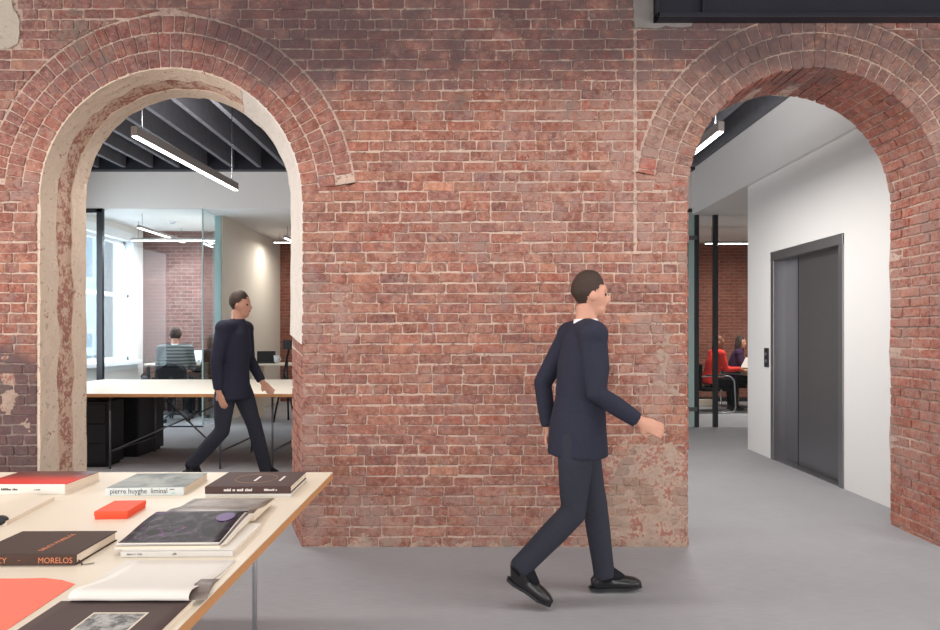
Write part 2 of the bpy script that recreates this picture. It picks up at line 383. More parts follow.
# ------------------------------------------------------------------ the brick wall with its two arches
LA = dict(f=(-2.0, .88, 2.32), b=(-2.106, .774, 2.426))     # centre x, radius, spring height: front and back profile
RA = dict(f=(2.297, .84, 2.36), b=(2.297, .84, 2.36))
NP = 72
def profile(p, jz=11, na=40):
    cx, r, zs = p; pts = []
    for i in range(jz): pts.append((cx-r, zs*i/jz, -1, 0))
    for i in range(na+1):
        a = PI-PI*i/na; pts.append((cx+r*math.cos(a), zs+r*math.sin(a), math.cos(a), math.sin(a)))
    for i in range(jz-1, -1, -1): pts.append((cx+r, zs*i/jz, 1, 0))
    return pts
LEFTX, RIGHTX, TOPZ = -4.6, 4.4, 4.3
def wall():
    bm = nb(); cl = bm.verts.layers.float_color.new('bcol')
    jit = random.Random(3)
    # core
    rows_f = [(LEFTX, 0)]; rows_b = [(LEFTX, 0)]
    for A in (LA, RA):
        pf, pb = profile(A['f']), profile(A['b'])
        for q, (x, z, nx, nz) in enumerate(pf): rows_f.append((x+nx*.008, z+nz*.008))
        for q, (x, z, nx, nz) in enumerate(pb):
            j = jit.uniform(-.012, .012) if 0 < q < len(pb)-1 else 0
            rows_b.append((x+nx*(.008+j), z+nz*(.008+j)))
    for L in (rows_f, rows_b): L += [(RIGHTX, 0), (RIGHTX, TOPZ), (LEFTX, TOPZ)]
    n = len(rows_f); ST = 5
    vf = []
    for k in range(ST+1):
        w = k/ST; y = WY+.006+(WT-.006)*w; ring = []
        for (a, b) in zip(rows_f, rows_b):
            ring.append(bm.verts.new((a[0]+(b[0]-a[0])*w, y, a[1]+(b[1]-a[1])*w)))
        vf.append(ring)
    def sheet(L, y):
        def q(*p):
            f = bm.faces.new([bm.verts.new((x, y, z)) for x, z in p]); f.material_index = 1
        m = (n-4)//2
        A1, A2 = L[1:1+m], L[1+m:1+2*m]
        for Aq, xo in ((A1, (LEFTX, W(470))), (A2, (W(470), RIGHTX))):
            for (p0, p1) in zip(Aq, Aq[1:]):
                if abs(p1[1]-p0[1]) > 1e-6 and p0[1] <= 2.5 and p1[1] <= 2.5 and abs(p1[0]-p0[0]) < abs(p1[1]-p0[1]):
                    xf = xo[0] if p0[0] < Aq[m//2][0] else xo[1]
                    q((xf, p0[1]), (xf, p1[1]), p1, p0)
            hi = [p for p in Aq if p[1] > 2.5]; lo_l = [p for p in Aq[:m//2] if p[1] <= 2.5][-1]; lo_r = [p for p in Aq[m//2:] if p[1] <= 2.5][0]
            seq = [lo_l]+hi+[lo_r]
            # between the last straight level and the first arc point
            for (p0, p1) in zip(seq, seq[1:]): q(p0, p1, (p1[0], TOPZ), (p0[0], TOPZ))
            for p, xf in ((lo_l, xo[0]), (lo_r, xo[1])): q((xf, p[1]), p, (p[0], TOPZ), (xf, TOPZ))
    sheet(rows_f, WY+.006); sheet(rows_b, WB)
    for k in range(ST):
        for i in range(n):
            g = bm.faces.new((vf[k][i], vf[k+1][i], vf[k+1][(i+1) % n], vf[k][(i+1) % n])); g.material_index = 1
    pal = [(150,94,79),(144,92,80),(155,102,86),(140,90,80),(149,104,92),(158,108,91),(142,96,86),(151,88,73),(136,92,85),(148,100,88),(153,98,83)]
    def colour(x, z, extra=None):
        px, py = 470+150*x, 334-150*(z-HC)
        c = list(R.choice(pal)); k = R.uniform(.92, 1.07)
        if R.random() < .02: c = [184,128,104]
        if R.random() < .02: c = [118,76,72]
        if py < 95: c = [c[0]*.9+6, c[1]*.93+6, c[2]*.96+10]
        if extra: c = [a*(1-extra[3])+b*extra[3] for a, b in zip(c, extra[:3])]
        if 628 < px < 642 and 20 < py < 225: c = [160,74,60]
        return (*lin([min(255, v*k) for v in c]), 1)
    def brick(fm, u0, u1, v0, v1, prot, col, jt=.0030):
        du, dv = u1-u0, v1-v0
        if du < .02 or dv < .012: return
        c = min(.006, du*.15, dv*.15)
        base = [(u0+c, v0), (u0+du*.35, v0), (u0+du*.68, v0), (u1-c, v0), (u1, v0+c), (u1, v1-c), (u1-c, v1), (u0+du*.64, v1), (u0+du*.3, v1), (u0+c, v1), (u0, v1-c), (u0, v0+c)]
        base = [(u+R.uniform(-jt, jt), v+R.uniform(-jt, jt)) for u, v in base]
        cu, cv = (u0+u1)/2, (v0+v1)/2; rs = []
        for h, ins in ((-.012, 0), (prot-.004, 0), (prot, .0045)):
            ring = []
            for (u, v) in base:
                if ins:
                    u += -ins if u > cu else ins; v += -ins if v > cv else ins
                w = bm.verts.new(fm(u, v, h)); w[cl] = col; ring.append(w)
            rs.append(ring)
        m = len(base)
        for A, B in zip(rs, rs[1:]):
            for i in range(m): bm.faces.new((A[i], A[(i+1) % m], B[(i+1) % m], B[i]))
        bm.faces.new(rs[-1])
    CH = .0677; G = .0085
    ringn, rh = 3, .117
    RO = {id(LA): LA['f'][1]+ringn*rh, id(RA): RA['f'][1]+ringn*rh}
    a0 = .16
    def fl(u, v, h):
        for A in (LA, RA):
            cx, r, zs = A['f']; ro = RO[id(A)]+.007
            if zs+.10 < v < zs+ro:
                hh = math.sqrt(ro*ro-(v-zs)**2)
                if abs(u-cx) < hh: u = cx+(hh if u > cx else -hh)
        return (u, WY+.006-h, v)
    row = 0; z = 0.004
    seam = W(636)
    while z < 3.95:
        z0, z1 = z, z+CH-G
        segs = [(-4.2, 4.35)]
        cuts = []
        for A in (LA, RA):
            cx, r, zs = A['f']; ro = RO[id(A)]
            zr = zs+ro*math.sin(a0)*.6
            if z1 <= zs: h = r
            elif z0 < zr:
                h = max(r, ro*.0+r)
            elif z0 < zs+ro: h = math.sqrt(max(0, ro*ro-(min(z1, zs+ro-.001)-zs)**2))+.004
            else: h = 0
            if zs < z1 and z0 < zr:
                h = r if z0 < zs else math.sqrt(max(0, r*r-(max(z0-zs, 0))**2))
            if h: cuts.append((cx-h, cx+h))
        if z0 > Z(255): cuts.append((seam-.004, seam+.004))
        if z0 > Z(52): cuts.append((-4.2, W(20)+.02*math.sin(row*2.1)))
        for c0, c1 in cuts:
            ns = []
            for s0, s1 in segs:
                if c1 <= s0 or c0 >= s1: ns.append((s0, s1)); continue
                if c0 > s0: ns.append((s0, c0))
                if c1 < s1: ns.append((c1, s1))
            segs = ns
        header = row % 6 == 3
        for s0, s1 in segs:
            u = s0+.003; first = True
            while u < s1-.012:
                L = .102 if (header or R.random() < .16) else .208
                if first and row % 2: L = .106 if not header else .155
                first = False
                L *= R.uniform(.93, 1.07); e = u+L
                if s1-e < .05: e = s1-.003 if s1-u < .27 else u+(s1-u)/2
                dz = .003*math.sin(u*3+row)+.0025*math.sin(u*11+row*2)+R.uniform(-.0015, .0015)
                p = .006+R.uniform(-.003, .004)
                if R.random() < .03: p = .003
                brick(fl, u, e-G, z0+dz, z1+dz, p, colour((u+e)/2, z))
                u = e
        z += CH; row += 1
    # arch rings of headers
    for A in (LA, RA):
        cx, r, zs = A['f']
        mp = lambda u, v, h, cx=cx, zs=zs: (cx+v*math.cos(u), WY+.006-h, zs+v*math.sin(u))
        for k in range(ringn):
            r0 = r+k*rh+(.002 if k else 0); r1 = r+(k+1)*rh-G
            th0 = a0*(.2, .55, .8)[k]+R.uniform(-.02, .02)
            step = .074/(r0+.05); th = th0
            while th < PI-th0:
                st = step*R.uniform(.92, 1.1)
                ex = None
                if A is RA: ex = (134,108,99,.75)
                else: ex = (146,86,80,.3)
                if WY and not (A is RA and zs+r1*math.sin(th) > Z(6)):
                    g2 = G*.75/r1
                    c = colour(cx+r1*math.cos(th), zs+r1*math.sin(th), ex)
                    brick(mp, th, th+st-g2, r0, r1, .006+R.uniform(-.003, .004), c, jt=.0016)
                th += st
    # soffit and jamb bricks
    def soffit(A, w0, w1, s0f, s1f, ex, prot):
        pf, pb = profile(A['f'], 40, 90), profile(A['b'], 40, 90)
        acc = [0]
        for a, b in zip(pf, pf[1:]): acc.append(acc[-1]+math.hypot(b[0]-a[0], b[1]-a[1]))
        tot = acc[-1]
        def mp(u, v, h):
            s = min(max(v, 0), tot-1e-6); i = 0
            lo, hi = 0, len(acc)-1
            while hi-lo > 1:
                m = (lo+hi)//2
                if acc[m] <= s: lo = m
                else: hi = m
            t = (s-acc[lo])/(acc[hi]-acc[lo]); w = u/WT
            P = [pf[lo][j]*(1-t)+pf[hi][j]*t for j in range(4)]; Q = [pb[lo][j]*(1-t)+pb[hi][j]*t for j in range(4)]
            X = [P[j]*(1-w)+Q[j]*w for j in range(4)]
            return (X[0]+X[2]*(.008-h), WY+u, X[1]+X[3]*(.008-h))
        v = s0f*tot; q = 0
        while v < s1f*tot:
            v1 = v+.072*R.uniform(.95, 1.05); u = w0*WT+.004; first = True
            while u < w1*WT-.02:
                L = .1 if (q % 2 and first) else .2
                first = False
                e = min(u+L*R.uniform(.92, 1.08), w1*WT-.002)
                if w1*WT-e < .05: e = w1*WT-.002
                pos = mp(u, v, 0)
                brick(mp, u, e-.010, v, v1-.011, prot+R.uniform(-.003, .006), colour(pos[0], pos[2], ex), jt=.003)
                u = e
            v = v1; q += 1
    soffit(RA, 0.0, 1.0, .0, 1.0, (178,98,82,.6), .008)
    soffit(LA, .0, 1.0, .80, 1.0, (160,90,78,.3), .008)
    # plaster skin on the left arch
    def skin(A, w0, w1, sA, sB, mi, th, wob=.02):
        pf, pb = profile(A['f'], 24, 60), profile(A['b'], 24, 60); m = len(pf)
        i0, i1 = int(sA*m), min(m-1, int(sB*m)); KS = 4; prev = None
        for i in range(i0, i1+1):
            ring = []
            a = w0 if w0 <= 0 else w0+wob*mnoise.noise((i*.35, 1.3, w0*9)); b = w1 if w1 >= 1 else w1+wob*mnoise.noise((i*.35, 5.7, w1*9))
            for k in range(KS+1):
                w = a+(b-a)*k/KS
                X = [pf[i][j]*(1-w)+pb[i][j]*w for j in range(4)]
                t = th*(1+.45*mnoise.noise((i*.5, k*.9, mi)))+(.006*mnoise.noise((i*1.7, 3, 1)) if k == KS else 0)
                ring.append((X[0]+X[2]*(.008-t), WY+.006+(WT-.006)*w, X[1]+X[3]*(.008-t)))
            e0, e1 = ring[0], ring[-1]
            X = [pf[i][j]*(1-a)+pb[i][j]*a for j in range(4)]
            low = (X[0]+X[2]*.009, WY+.006+(WT-.006)*a, X[1]+X[3]*.009)
            X = [pf[i][j]*(1-b)+pb[i][j]*b for j in range(4)]
            hi = (X[0]+X[2]*.03, WY+.001+(WT-.001)*b, X[1]+X[3]*.03)
            ring = [bm.verts.new(p) for p in [low]+ring+[hi]]
            if prev:
                for A_, B_, C_, D_ in zip(prev, prev[1:], ring[1:], ring): bm.faces.new((A_, B_, C_, D_)).material_index = mi
            else: bm.faces.new(ring).material_index = mi
            prev = ring
        bm.faces.new(prev[::-1]).material_index = mi
    skin(LA, 0.28, .80, 0, .62, 4, .010)
    skin(LA, 0, .36, 0, .60, 2, .018, .075)
    skin(LA, 0.70, 1.0, 0, .60, 2, .018, .075)
    skin(LA, 0, 1.0, .598, .865, 3, .0185)
    # render patches on the face
    def patch(pts, th, mi, seed=0):
        P = []
        for (a, b) in zip(pts, pts[1:]+pts[:1]):
            nseg = max(2, int(math.hypot(b[0]-a[0], b[1]-a[1])/5))
            for i in range(nseg):
                t = i/nseg; x = a[0]+(b[0]-a[0])*t; y = a[1]+(b[1]-a[1])*t
                P.append((x+2.4*mnoise.noise((x*.2, y*.2, seed)), y+2.4*mnoise.noise((x*.2, y*.2, seed+9))))
        top = [bm.verts.new((W(x), WY-th, Z(y))) for x, y in P]; bot = [bm.verts.new((W(x), WY+.01, Z(y))) for x, y in P]
        bm.faces.new(top).material_index = mi
        for i in range(len(P)):
            bm.faces.new((top[i], bot[i], bot[(i+1) % len(P)], top[(i+1) % len(P)])).material_index = mi
    patch([(-80,-30),(8,-30),(14,10),(20,22),(18,44),(8,48),(-80,50)], .004, 5, 1)
    patch([(633,-30),(692,-30),(692,27),(634,28)], .006, 6, 2)
    def rubble(x0, x1, y0, y1, fn, mi, seed, step=.011):
        X0, X1, Z0, Z1 = W(x0), W(x1), max(0, Z(y1)), Z(y0)
        nx, nz = int((X1-X0)/step), int((Z1-Z0)/step); g = {}; H = {}
        for i in range(nx+1):
            for k in range(nz+1):
                x = X0+(X1-X0)*i/nx; z = Z0+(Z1-Z0)*k/nz; p = Vector((x*9, z*9, seed))
                nv = mnoise.noise(p)*.55+mnoise.noise(p*2.3)*.3+mnoise.noise(p*6)*.25
                h = -.010+.0135*fn(470+150*x, 334-150*(z-HC))+.019*nv
                H[i, k] = h; g[i, k] = (x, WY-min(h, .016), z)
        vv = {}
        for i in range(nx):
            for k in range(nz):
                q = [(i, k), (i+1, k), (i+1, k+1), (i, k+1)]
                if max(H[c] for c in q) < -.002: continue
                for c in q:
                    if c not in vv: vv[c] = bm.verts.new(g[c])
                f = bm.faces.new([vv[c] for c in q]); f.material_index = mi; f.smooth = True
    def bl(cx, cy, rx, ry): return lambda x, y: math.exp(-(((x-cx)/rx)**2+((y-cy)/ry)**2)**1.5)
    B1, B2, B3, B4 = bl(640,462,32,26), bl(672,490,20,60), bl(628,525,26,26), bl(660,535,30,22)
    rubble(590, 687, 425, 547, lambda x, y: min(1.15, B1(x,y)+B2(x,y)+B3(x,y)+.8*B4(x,y)), 7, 3)
    B5 = bl(8,388,9,34); rubble(-20, 30, 335, 440, B5, 7, 5)
    rubble(304, 600, 520, 547, lambda x, y: .75*math.exp(-((548-y)/9)**2), 7, 9)
    B6, B7 = bl(300,370,9,110), bl(345,318,10,30); rubble(303, 365, 240, 520, lambda x, y: .62*B6(x,y)+.62*B7(x,y), 7, 12)
    B8 = bl(665,370,16,50); rubble(640, 687, 300, 430, lambda x, y: .6*B8(x,y), 7, 14)

    bmesh.ops.recalc_face_normals(bm, faces=bm.faces[:])
    return struct('wall_brick', bm, ['brick', 'mortar', 'plaster', 'plaster_pale', 'plaster_mix', 'plaster_patch', 'cement', 'rubble'], 'old red brick wall with two round arched openings')
wall()

# ------------------------------------------------------------------ room shell
EY = 3.43                      # plane of the lift wall
GY = 10.07                     # plane of the glass fronts
LX = -6.07                     # outer window wall
CZ = 3.33                      # office ceiling / head of glass
JZ = 3.92                      # underside of joists
struct('floor', bx(-6.3, 7.3, -5, 14.1, -.1, 0), 'carpet', 'grey carpet floor')
struct('ceiling', bx(-6.3, 7.3, -5, 14.1, 4.3, 4.4), 'deck', 'dark ceiling deck')
x = -6.0; k = 0
while x < EY-.05:
    o = struct('ceiling_joist', bx(x-.03, x+.03, WB+.01, GY-.17, JZ, 4.3), 'joist')
    tag(o, 'grey painted ceiling joist', 'joist', 'ceiling joists', 'structure'); x += .406
b = nb(); box(b, -6.2, EY, GY-.16, GY-.02, JZ-.03, 4.3); struct('trim_1', b, 'navy', 'dark beam over the white bulkhead')
b = nb(); box(b, LX, EY-.05, GY-.02, GY+.1, CZ, 4.3); struct('wall_bulkhead', b, 'paint', 'white bulkhead over the glass fronts')
b = nb(); box(b, EY-.05, 7.2, WB+.0, GY+.1, 3.235, 4.3); struct('wall_lift_bulkhead', b, 'paint', 'white bulkhead above the lift wall')
# lift wall with a recess for the doors
eyA, eyB = F*EY/(844-470), F*EY/(771.5-470)       # near and far edge of the steel surround
ezT = HC+(334-233)*eyA/F
b = nb()
RC = .16
box(b, EY, 4.7, WB+.002, eyA, 0, 3.24); box(b, EY, 4.7, eyB, 8.15, 0, 3.24); box(b, EY, 4.7, eyA, eyB, ezT, 3.24); box(b, EY+RC+.06, 4.7, eyA, eyB, 0, ezT)
struct('wall_lift', b, 'paint', 'white wall holding the lift doors')
t = thing('elevator', 'brushed steel lift doors in a steel surround on the white wall', 'elevator', (EY, (eyA+eyB)/2, 0))
y0, y1 = eyA-(eyA+eyB)/2, eyB-(eyA+eyB)/2
fw = .075
obj('door_jamb', bx(-.012, RC+.05, y0, y0+fw, 0, ezT, bev=.003), 'steel_trim', t)
obj('door_jamb', bx(-.012, RC+.05, y1-fw, y1, 0, ezT, bev=.003), 'steel_trim', t)
obj('door_head', bx(-.014, RC+.05, y0, y1, ezT-.1, ezT+.002, bev=.003), 'steel_trim', t)
ysp = F*(EY+.11)/(801-470)-(eyA+eyB)/2
obj('door_panel', bx(.09, .12, y0+fw-.02, ysp+.012, .012, ezT-.09, bev=.003), 'steel', t)
obj('door_panel', bx(.125, .155, ysp-.03, y1-fw+.02, .012, ezT-.09, bev=.003), 'steel', t)
obj('panel_gap_shade', bx(.088, .1235, ysp+.010, ysp+.022, .012, ezT-.09), 'black', t)  # black strip standing in for the shadow gap between the panels
obj('sill', bx(.0, RC, y0+fw, y1-fw, .0, .011), 'steel_trim', t)
by, bz = F*EY/(767-470), HC-(357.5-334)*EY/(767-470)
t = thing('call_button_panel', 'small dark lift call panel on the white wall left of the lift', 'call panel', (EY, by, bz))
obj('plate', bx(-.012, 0, -.055, .055, -.11, .11, bev=.004), 'frame', t)
for dz in (-.04, .04):
    b = nb(); loft(b, [(-.012,0,dz), (-.02,0,dz)], .02, n=16); obj('button', b, 'steel_trim', t)

# outer shell
b = nb(); wz0, wz1, wy0, wy1 = .93, 3.12, 10.2, 11.9
box(b, LX-.35, LX, 4.94, wy0, 0, 4.3); box(b, LX-.35, LX, wy1, 14.1, 0, 4.3); box(b, LX-.35, LX, wy0, wy1, 0, wz0); box(b, LX-.35, LX, wy0, wy1, wz1, 4.3)
struct('wall_left', b, 'paint', 'white side wall with the sash window')
struct('wall_front_left', bx(-6.4, -6.2, -5, 4.94, 0, 4.3), 'paint'); struct('wall_front_right', bx(6.2, 6.4, -5, 4.94, 0, 4.3), 'paint')
struct('wall_pier_left', bx(-6.3, LEFTX, WY, WB, 0, 4.3), 'mortar'); struct('wall_pier_right', bx(RIGHTX, 6.3, WY, WB, 0, 4.3), 'mortar')
struct('wall_office_back', bx(LX-.3, -4.06, 12.25, 12.45, 0, 4.3), 'pale_brick', 'pale brick wall at the back of the glazed office')
struct('wall_back', bx(-4.2, 7.2, 13.9, 14.1, 0, 4.3), 'far_brick', 'red brick wall at the far end')
struct('wall_divider', bx(-4.12, -4.0, 10.68, 13.9, 0, CZ), 'cream', 'warm white wall between the two offices')
b = nb(); box(b, -6.3, 6.3, -5.2, -5, 0, .9); box(b, -6.3, 6.3, -5.2, -5, 2.9, 4.3); struct('wall_rear', b, 'paint')
struct('wall_inner', bx(.5, .62, GY, 13.9, 0, CZ), 'paint'); struct('wall_right', bx(7.0, 7.2, 4.9, 14.1, 0, 4.3), 'paint')
struct('wall_lift_back', bx(4.7, 7.0, 8.05, 8.15, 0, 4.3), 'paint')
b = nb(); box(b, LX, 0.5, GY+.1, 14, CZ, CZ+.12); box(b, .62, 7, GY+.1, 14, CZ, CZ+.12); struct('ceiling_offices', b, 'paint', 'white ceiling of the offices')
struct('trim_2', bx(.62, 7, 13.87, 13.9, 0, .09), 'black')

# window with two sashes
t = thing('window_1', 'white double hung sash window in the side wall of the office', 'window', (LX, (wy0+wy1)/2, wz0)); t['kind'] = 'structure'
h = wz1-wz0; hw = (wy1-wy0)/2
b = nb(); c = .13
box(b, -.25, .03, -hw-.09, -hw+.05, -.02, h+.1, bev=.006); box(b, -.25, .03, hw-.05, hw+.09, -.02, h+.1, bev=.006); box(b, -.25, .03, -hw, hw, h-.05, h+.1, bev=.006)
obj('window_frame', b, 'white_frame', t)
obj('window_sill', bx(-.25, .10, -hw-.12, hw+.12, -.05, .02, bev=.006), 'white_frame', t)
mz = 1.17
for (z0, z1, dx) in ((.02, mz+.03, -.08), (mz-.03, h-.05, -.14)):
    b = nb()
    for (a0_, a1_, c0, c1) in ((-hw+.05, -hw+.12, z0, z1), (hw-.12, hw-.05, z0, z1), (-hw+.05, hw-.05, z0, z0+.07), (-hw+.05, hw-.05, z1-.06, z1)):
        box(b, dx-.022, dx+.022, a0_, a1_, c0, c1, bev=.003)
    s = obj('sash', b, 'white_frame', t)
    obj('pane', bx(dx-.003, dx+.003, -hw+.12, hw-.12, z0+.07, z1-.06), 'glass_w', s)
# pale building across the street
t = thing('building', 'pale building seen through the office window', 'building', (-13, 16, 0))
obj('wall', bx(-1, 0, -8, 8, -6, 12), 'facade', t)
for yy in (-6, -3, 0, 3, 6):
    for zz in (-.6, 3.2):
        b = nb(); box(b, 0, .08, yy-.7, yy+.7, zz, zz+2.2); f_ = obj('window', b, 'white_frame', t)
        obj('pane', bx(.08, .1, yy-.55, yy+.55, zz+.15, zz+2.05), 'frame', f_)

# steel beam across the top right
b = nb(); bz0 = HC+(334-23)*4.39/F; xl = (656-470)*4.33/F
box(b, xl, 4.6, 4.30, 4.392, bz0, bz0+.03, bev=.003); box(b, xl, 4.6, 4.355, 4.37, bz0+.03, bz0+.46); box(b, xl, 4.6, 4.30, 4.392, bz0+.45, bz0+.485)
box(b, xl, xl+.015, 4.30, 4.392, bz0, bz0+.485); box(b, xl+.30, xl+.31, 4.31, 4.39, bz0+.03, bz0+.46)
struct('trim_3', b, 'navy', 'dark steel beam across the top of the brick wall')

# glass fronts
t = thing('glass_partition', 'clear glass office front with dark metal door frame on the left', 'glass partition', (0, GY, 0))
gx = lambda px, y=GY: (px-470)*y/F
b = nb(); box(b, gx(97.5), gx(103.5), -.03, .03, 0, CZ, bev=.003); obj('post', b, 'frame', t)
b = nb(); box(b, LX, gx(103), -.03, .03, CZ-.06, CZ, bev=.003); obj('head_rail', b, 'frame', t)
obj('pane', bx(LX, gx(97.5), -.006, .006, .02, CZ-.06), 'glass', t)
obj('pane', bx(gx(103.5), gx(203.5), -.006, .006, .02, CZ), 'glass', t)
obj('pane', bx(gx(203)-.008, gx(203)+.004, .0, .6, .02, CZ), 'glass', t)
obj('glass_edge', bx(gx(203)-.012, gx(203)+.008, -.014, -.001, .02, CZ), 'glass_edge', t)
obj('glass_edge', bx(-4.12, -4.02, .585, .605, .02, CZ-.01), 'glass_edge', t)
obj('floor_track', bx(LX, gx(203), -.02, .02, 0, .02), 'frame', t)
t = thing('glass_partition', 'glass meeting room front with dark posts seen in the right arch', 'glass partition', (0, GY, 0))
b = nb(); box(b, gx(694.5), gx(698.5), -.03, .03, 0, CZ, bev=.003); obj('post', b, 'frame', t)
b = nb(); box(b, gx(713), gx(717.5), -.03, .03, 0, CZ, bev=.003); obj('post', b, 'frame', t)
b = nb(); box(b, gx(717.5), 6.9, -.03, .03, CZ-.05, CZ, bev=.003); obj('head_rail', b, 'frame', t)
b = nb(); box(b, gx(640), gx(694), -.03, .03, CZ-.05, CZ, bev=.003); obj('head_rail', b, 'frame', t)
obj('pane', bx(gx(717.5), 6.9, -.006, .006, .02, CZ-.05), 'glass', t)
obj('pane', bx(gx(698.5), gx(713), -.006, .006, .02, CZ), 'glass', t)
t = thing('glass_door', 'frameless glass door with steel hinges behind the brick pier', 'door', (gx(694), GY-.03, 0), .0)
obj('pane', bx(-.9, -.012, -.01, .002, .01, CZ-.07), 'glass', t)
obj('glass_edge', bx(-.10, -.012, -.018, -.01, .01, CZ-.07), 'glass_edge', t)
for zz in (.25, 2.85): obj('hinge', bx(-.11, .03, -.035, -.005, zz, zz+.06, bev=.004), 'steel_leg', t)

# ------------------------------------------------------------------ linear pendant lamps
def pendant(label, p0, p1, w=.05, h=.085, cz=4.3, group='linear pendant lamps', e='lamp'):
    p0, p1 = Vector(p0), Vector(p1); L = (p1-p0).length; ang = math.atan2(p1.y-p0.y, p1.x-p0.x)
    t = thing('pendant_lamp', label, 'lamp', p0, ang, group)
    obj('housing', bx(0, L, -w/2, w/2, .008, h, bev=.003), 'alu', t)
    obj('diffuser', bx(.012, L-.012, -w/2+.003, w/2-.003, 0, .0085), e, t)
    for q in (.12, L-.12): obj('cable', tb([(q,0,h), (q,0,cz-p0.z)], .0045 if cz > 4 else .003, 8), 'frame', t)
    return t
pendant('lit linear pendant hanging in the corridor, seen in the left arch', (-2.69, 5.28, 3.0), (-2.58, 7.29, 3.0))
pendant('lit linear pendant at the upper left of the right arch', (1.965, 5.16, 3.0), (1.95, 7.3, 3.0))
pendant('lit pendant running front to back in the glazed office with the window', (-5.2, 10.35, 3.08), (-5.2, 12.0, 3.08), cz=CZ, w=.05, h=.05)
pendant('lit pendant running side to side in the glazed office with the window', (-5.75, 11.2, 3.0), (-4.15, 11.2, 3.0), cz=CZ, w=.05, h=.05)
pendant('upper right lit pendant in the open office behind the cream wall', (-3.25, 11.6, 3.1), (-3.15, 13.0, 3.1), cz=CZ, w=.05, h=.05)
pendant('lower lit pendant crossing the open office behind the cream wall', (-3.75, 12.6, 3.16), (-2.6, 12.6, 3.16), cz=CZ, w=.05, h=.05)
pendant('lit pendant in the meeting room over the two seated women', (4.2, 11.8, 3.03), (5.9, 11.8, 3.03), cz=CZ, w=.05, h=.05)
t = thing('smoke_detector', 'small white smoke detector on the office ceiling', 'smoke detector', (gx(172, 11.2), 11.2, CZ))
b = nb(); loft(b, [(0,0,0), (0,0,-.03)], [.07, .06], n=20); obj('base', b, 'white_frame', t)
b = nb(); loft(b, [(0,0,-.03), (0,0,-.06)], [.04, .03], n=20); obj('sensor', b, 'white_frame', t)
# ------------------------------------------------------------------ people: one continuous body each, clothes and hair as children
def head_fn(p):
    x, y, z = p.x, p.y, p.z
    if z < 0:
        k = 1-.42*(min(1, -z/.118))**1.6; y *= k; x = x*(1-.12*(-z/.118)) + .012*(-z/.118)
    if x > .03: x -= (x-.03)*.22                       # flatter face
    if x < -.02 and z < -.02: x *= 1-.35*min(1, (-z-.02)/.09)   # nape
    if z > 0: x -= .006*z/.11
    for s in (-1, 1):                                   # eye sockets at mid height
        d = ((y-s*.031)**2+(z-.006)**2)/(.017**2)
        if x > .04: x -= .011*math.exp(-d)
    if x > .04: x += .006*math.exp(-((z-.03)/.012)**2)*math.exp(-(y/.05)**2)      # brow
    return Vector((x, y, z))
def add_head(bm, c, rot):
    ellip(bm, c, (.096, .076, .118), rot, 32, 24, head_fn)
    P = lambda x, y, z: Vector(c)+rot @ Vector((x, y, z))
    loft(bm, [P(.066,0,.022), P(.079,0,.002), P(.094,0,-.018), P(.090,0,-.028), P(.07,0,-.03)], [(.008,.006), (.011,.009), (.015,.011), (.016,.009), (.012,.008)], n=10)
    ellip(bm, P(.071,0,-.053), (.014,.024,.013), rot, 12, 8)
    ellip(bm, P(.056,0,-.094), (.022,.028,.02), rot, 14, 10)
    ellip(bm, P(.026,0,-.070), (.056,.052,.042), rot, 18, 12)
    ellip(bm, P(.052,0,-.035), (.032,.044,.03), rot, 16, 10)
    for s in (-1, 1):
        ellip(bm, P(-.006, s*.076, -.004), (.020,.010,.033), rot, 12, 10)
def add_hand(bm, w, d, nrm, curl=.5, sz=1.0, side=1):
    w = Vector(w); d = Vector(d).normalized(); nrm = Vector(nrm); nrm = (nrm-d*nrm.dot(d)).normalized(); s = d.cross(nrm)*side
    q = lambda a, b, c: w+(d*a+s*b+nrm*c)*sz
    loft(bm, [q(-.03,0,0), q(.01,0,0), q(.05,0,0), q(.088,0,.002)], [(.026*sz,.02*sz), (.031*sz,.018*sz), (.041*sz,.015*sz), (.039*sz,.011*sz)], s, 12)
    for k, (o, L) in enumerate(((.029,.070),(.0098,.080),(-.0098,.074),(-.029,.058))):
        p = q(.075, o, 0); a = 0; pts = [p]; cur = q(.090, o*1.05, 0); pts.append(cur); a = curl*.45
        for f in (.45, .32, .23):
            cur = cur+(d*math.cos(a)+nrm*math.sin(a)+s*o*1.2)*L*f*sz; pts.append(cur); a += curl*.75
        loft(bm, pts, [.0095*sz, .0095*sz, .0088*sz, .0082*sz, .0064*sz], s, 8)
    loft(bm, [q(.012,.02,.004), q(.038,.046,.012), q(.062,.056,.022), q(.082,.054,.032)], [.013*sz, .0115*sz, .010*sz, .0075*sz], None, 8)
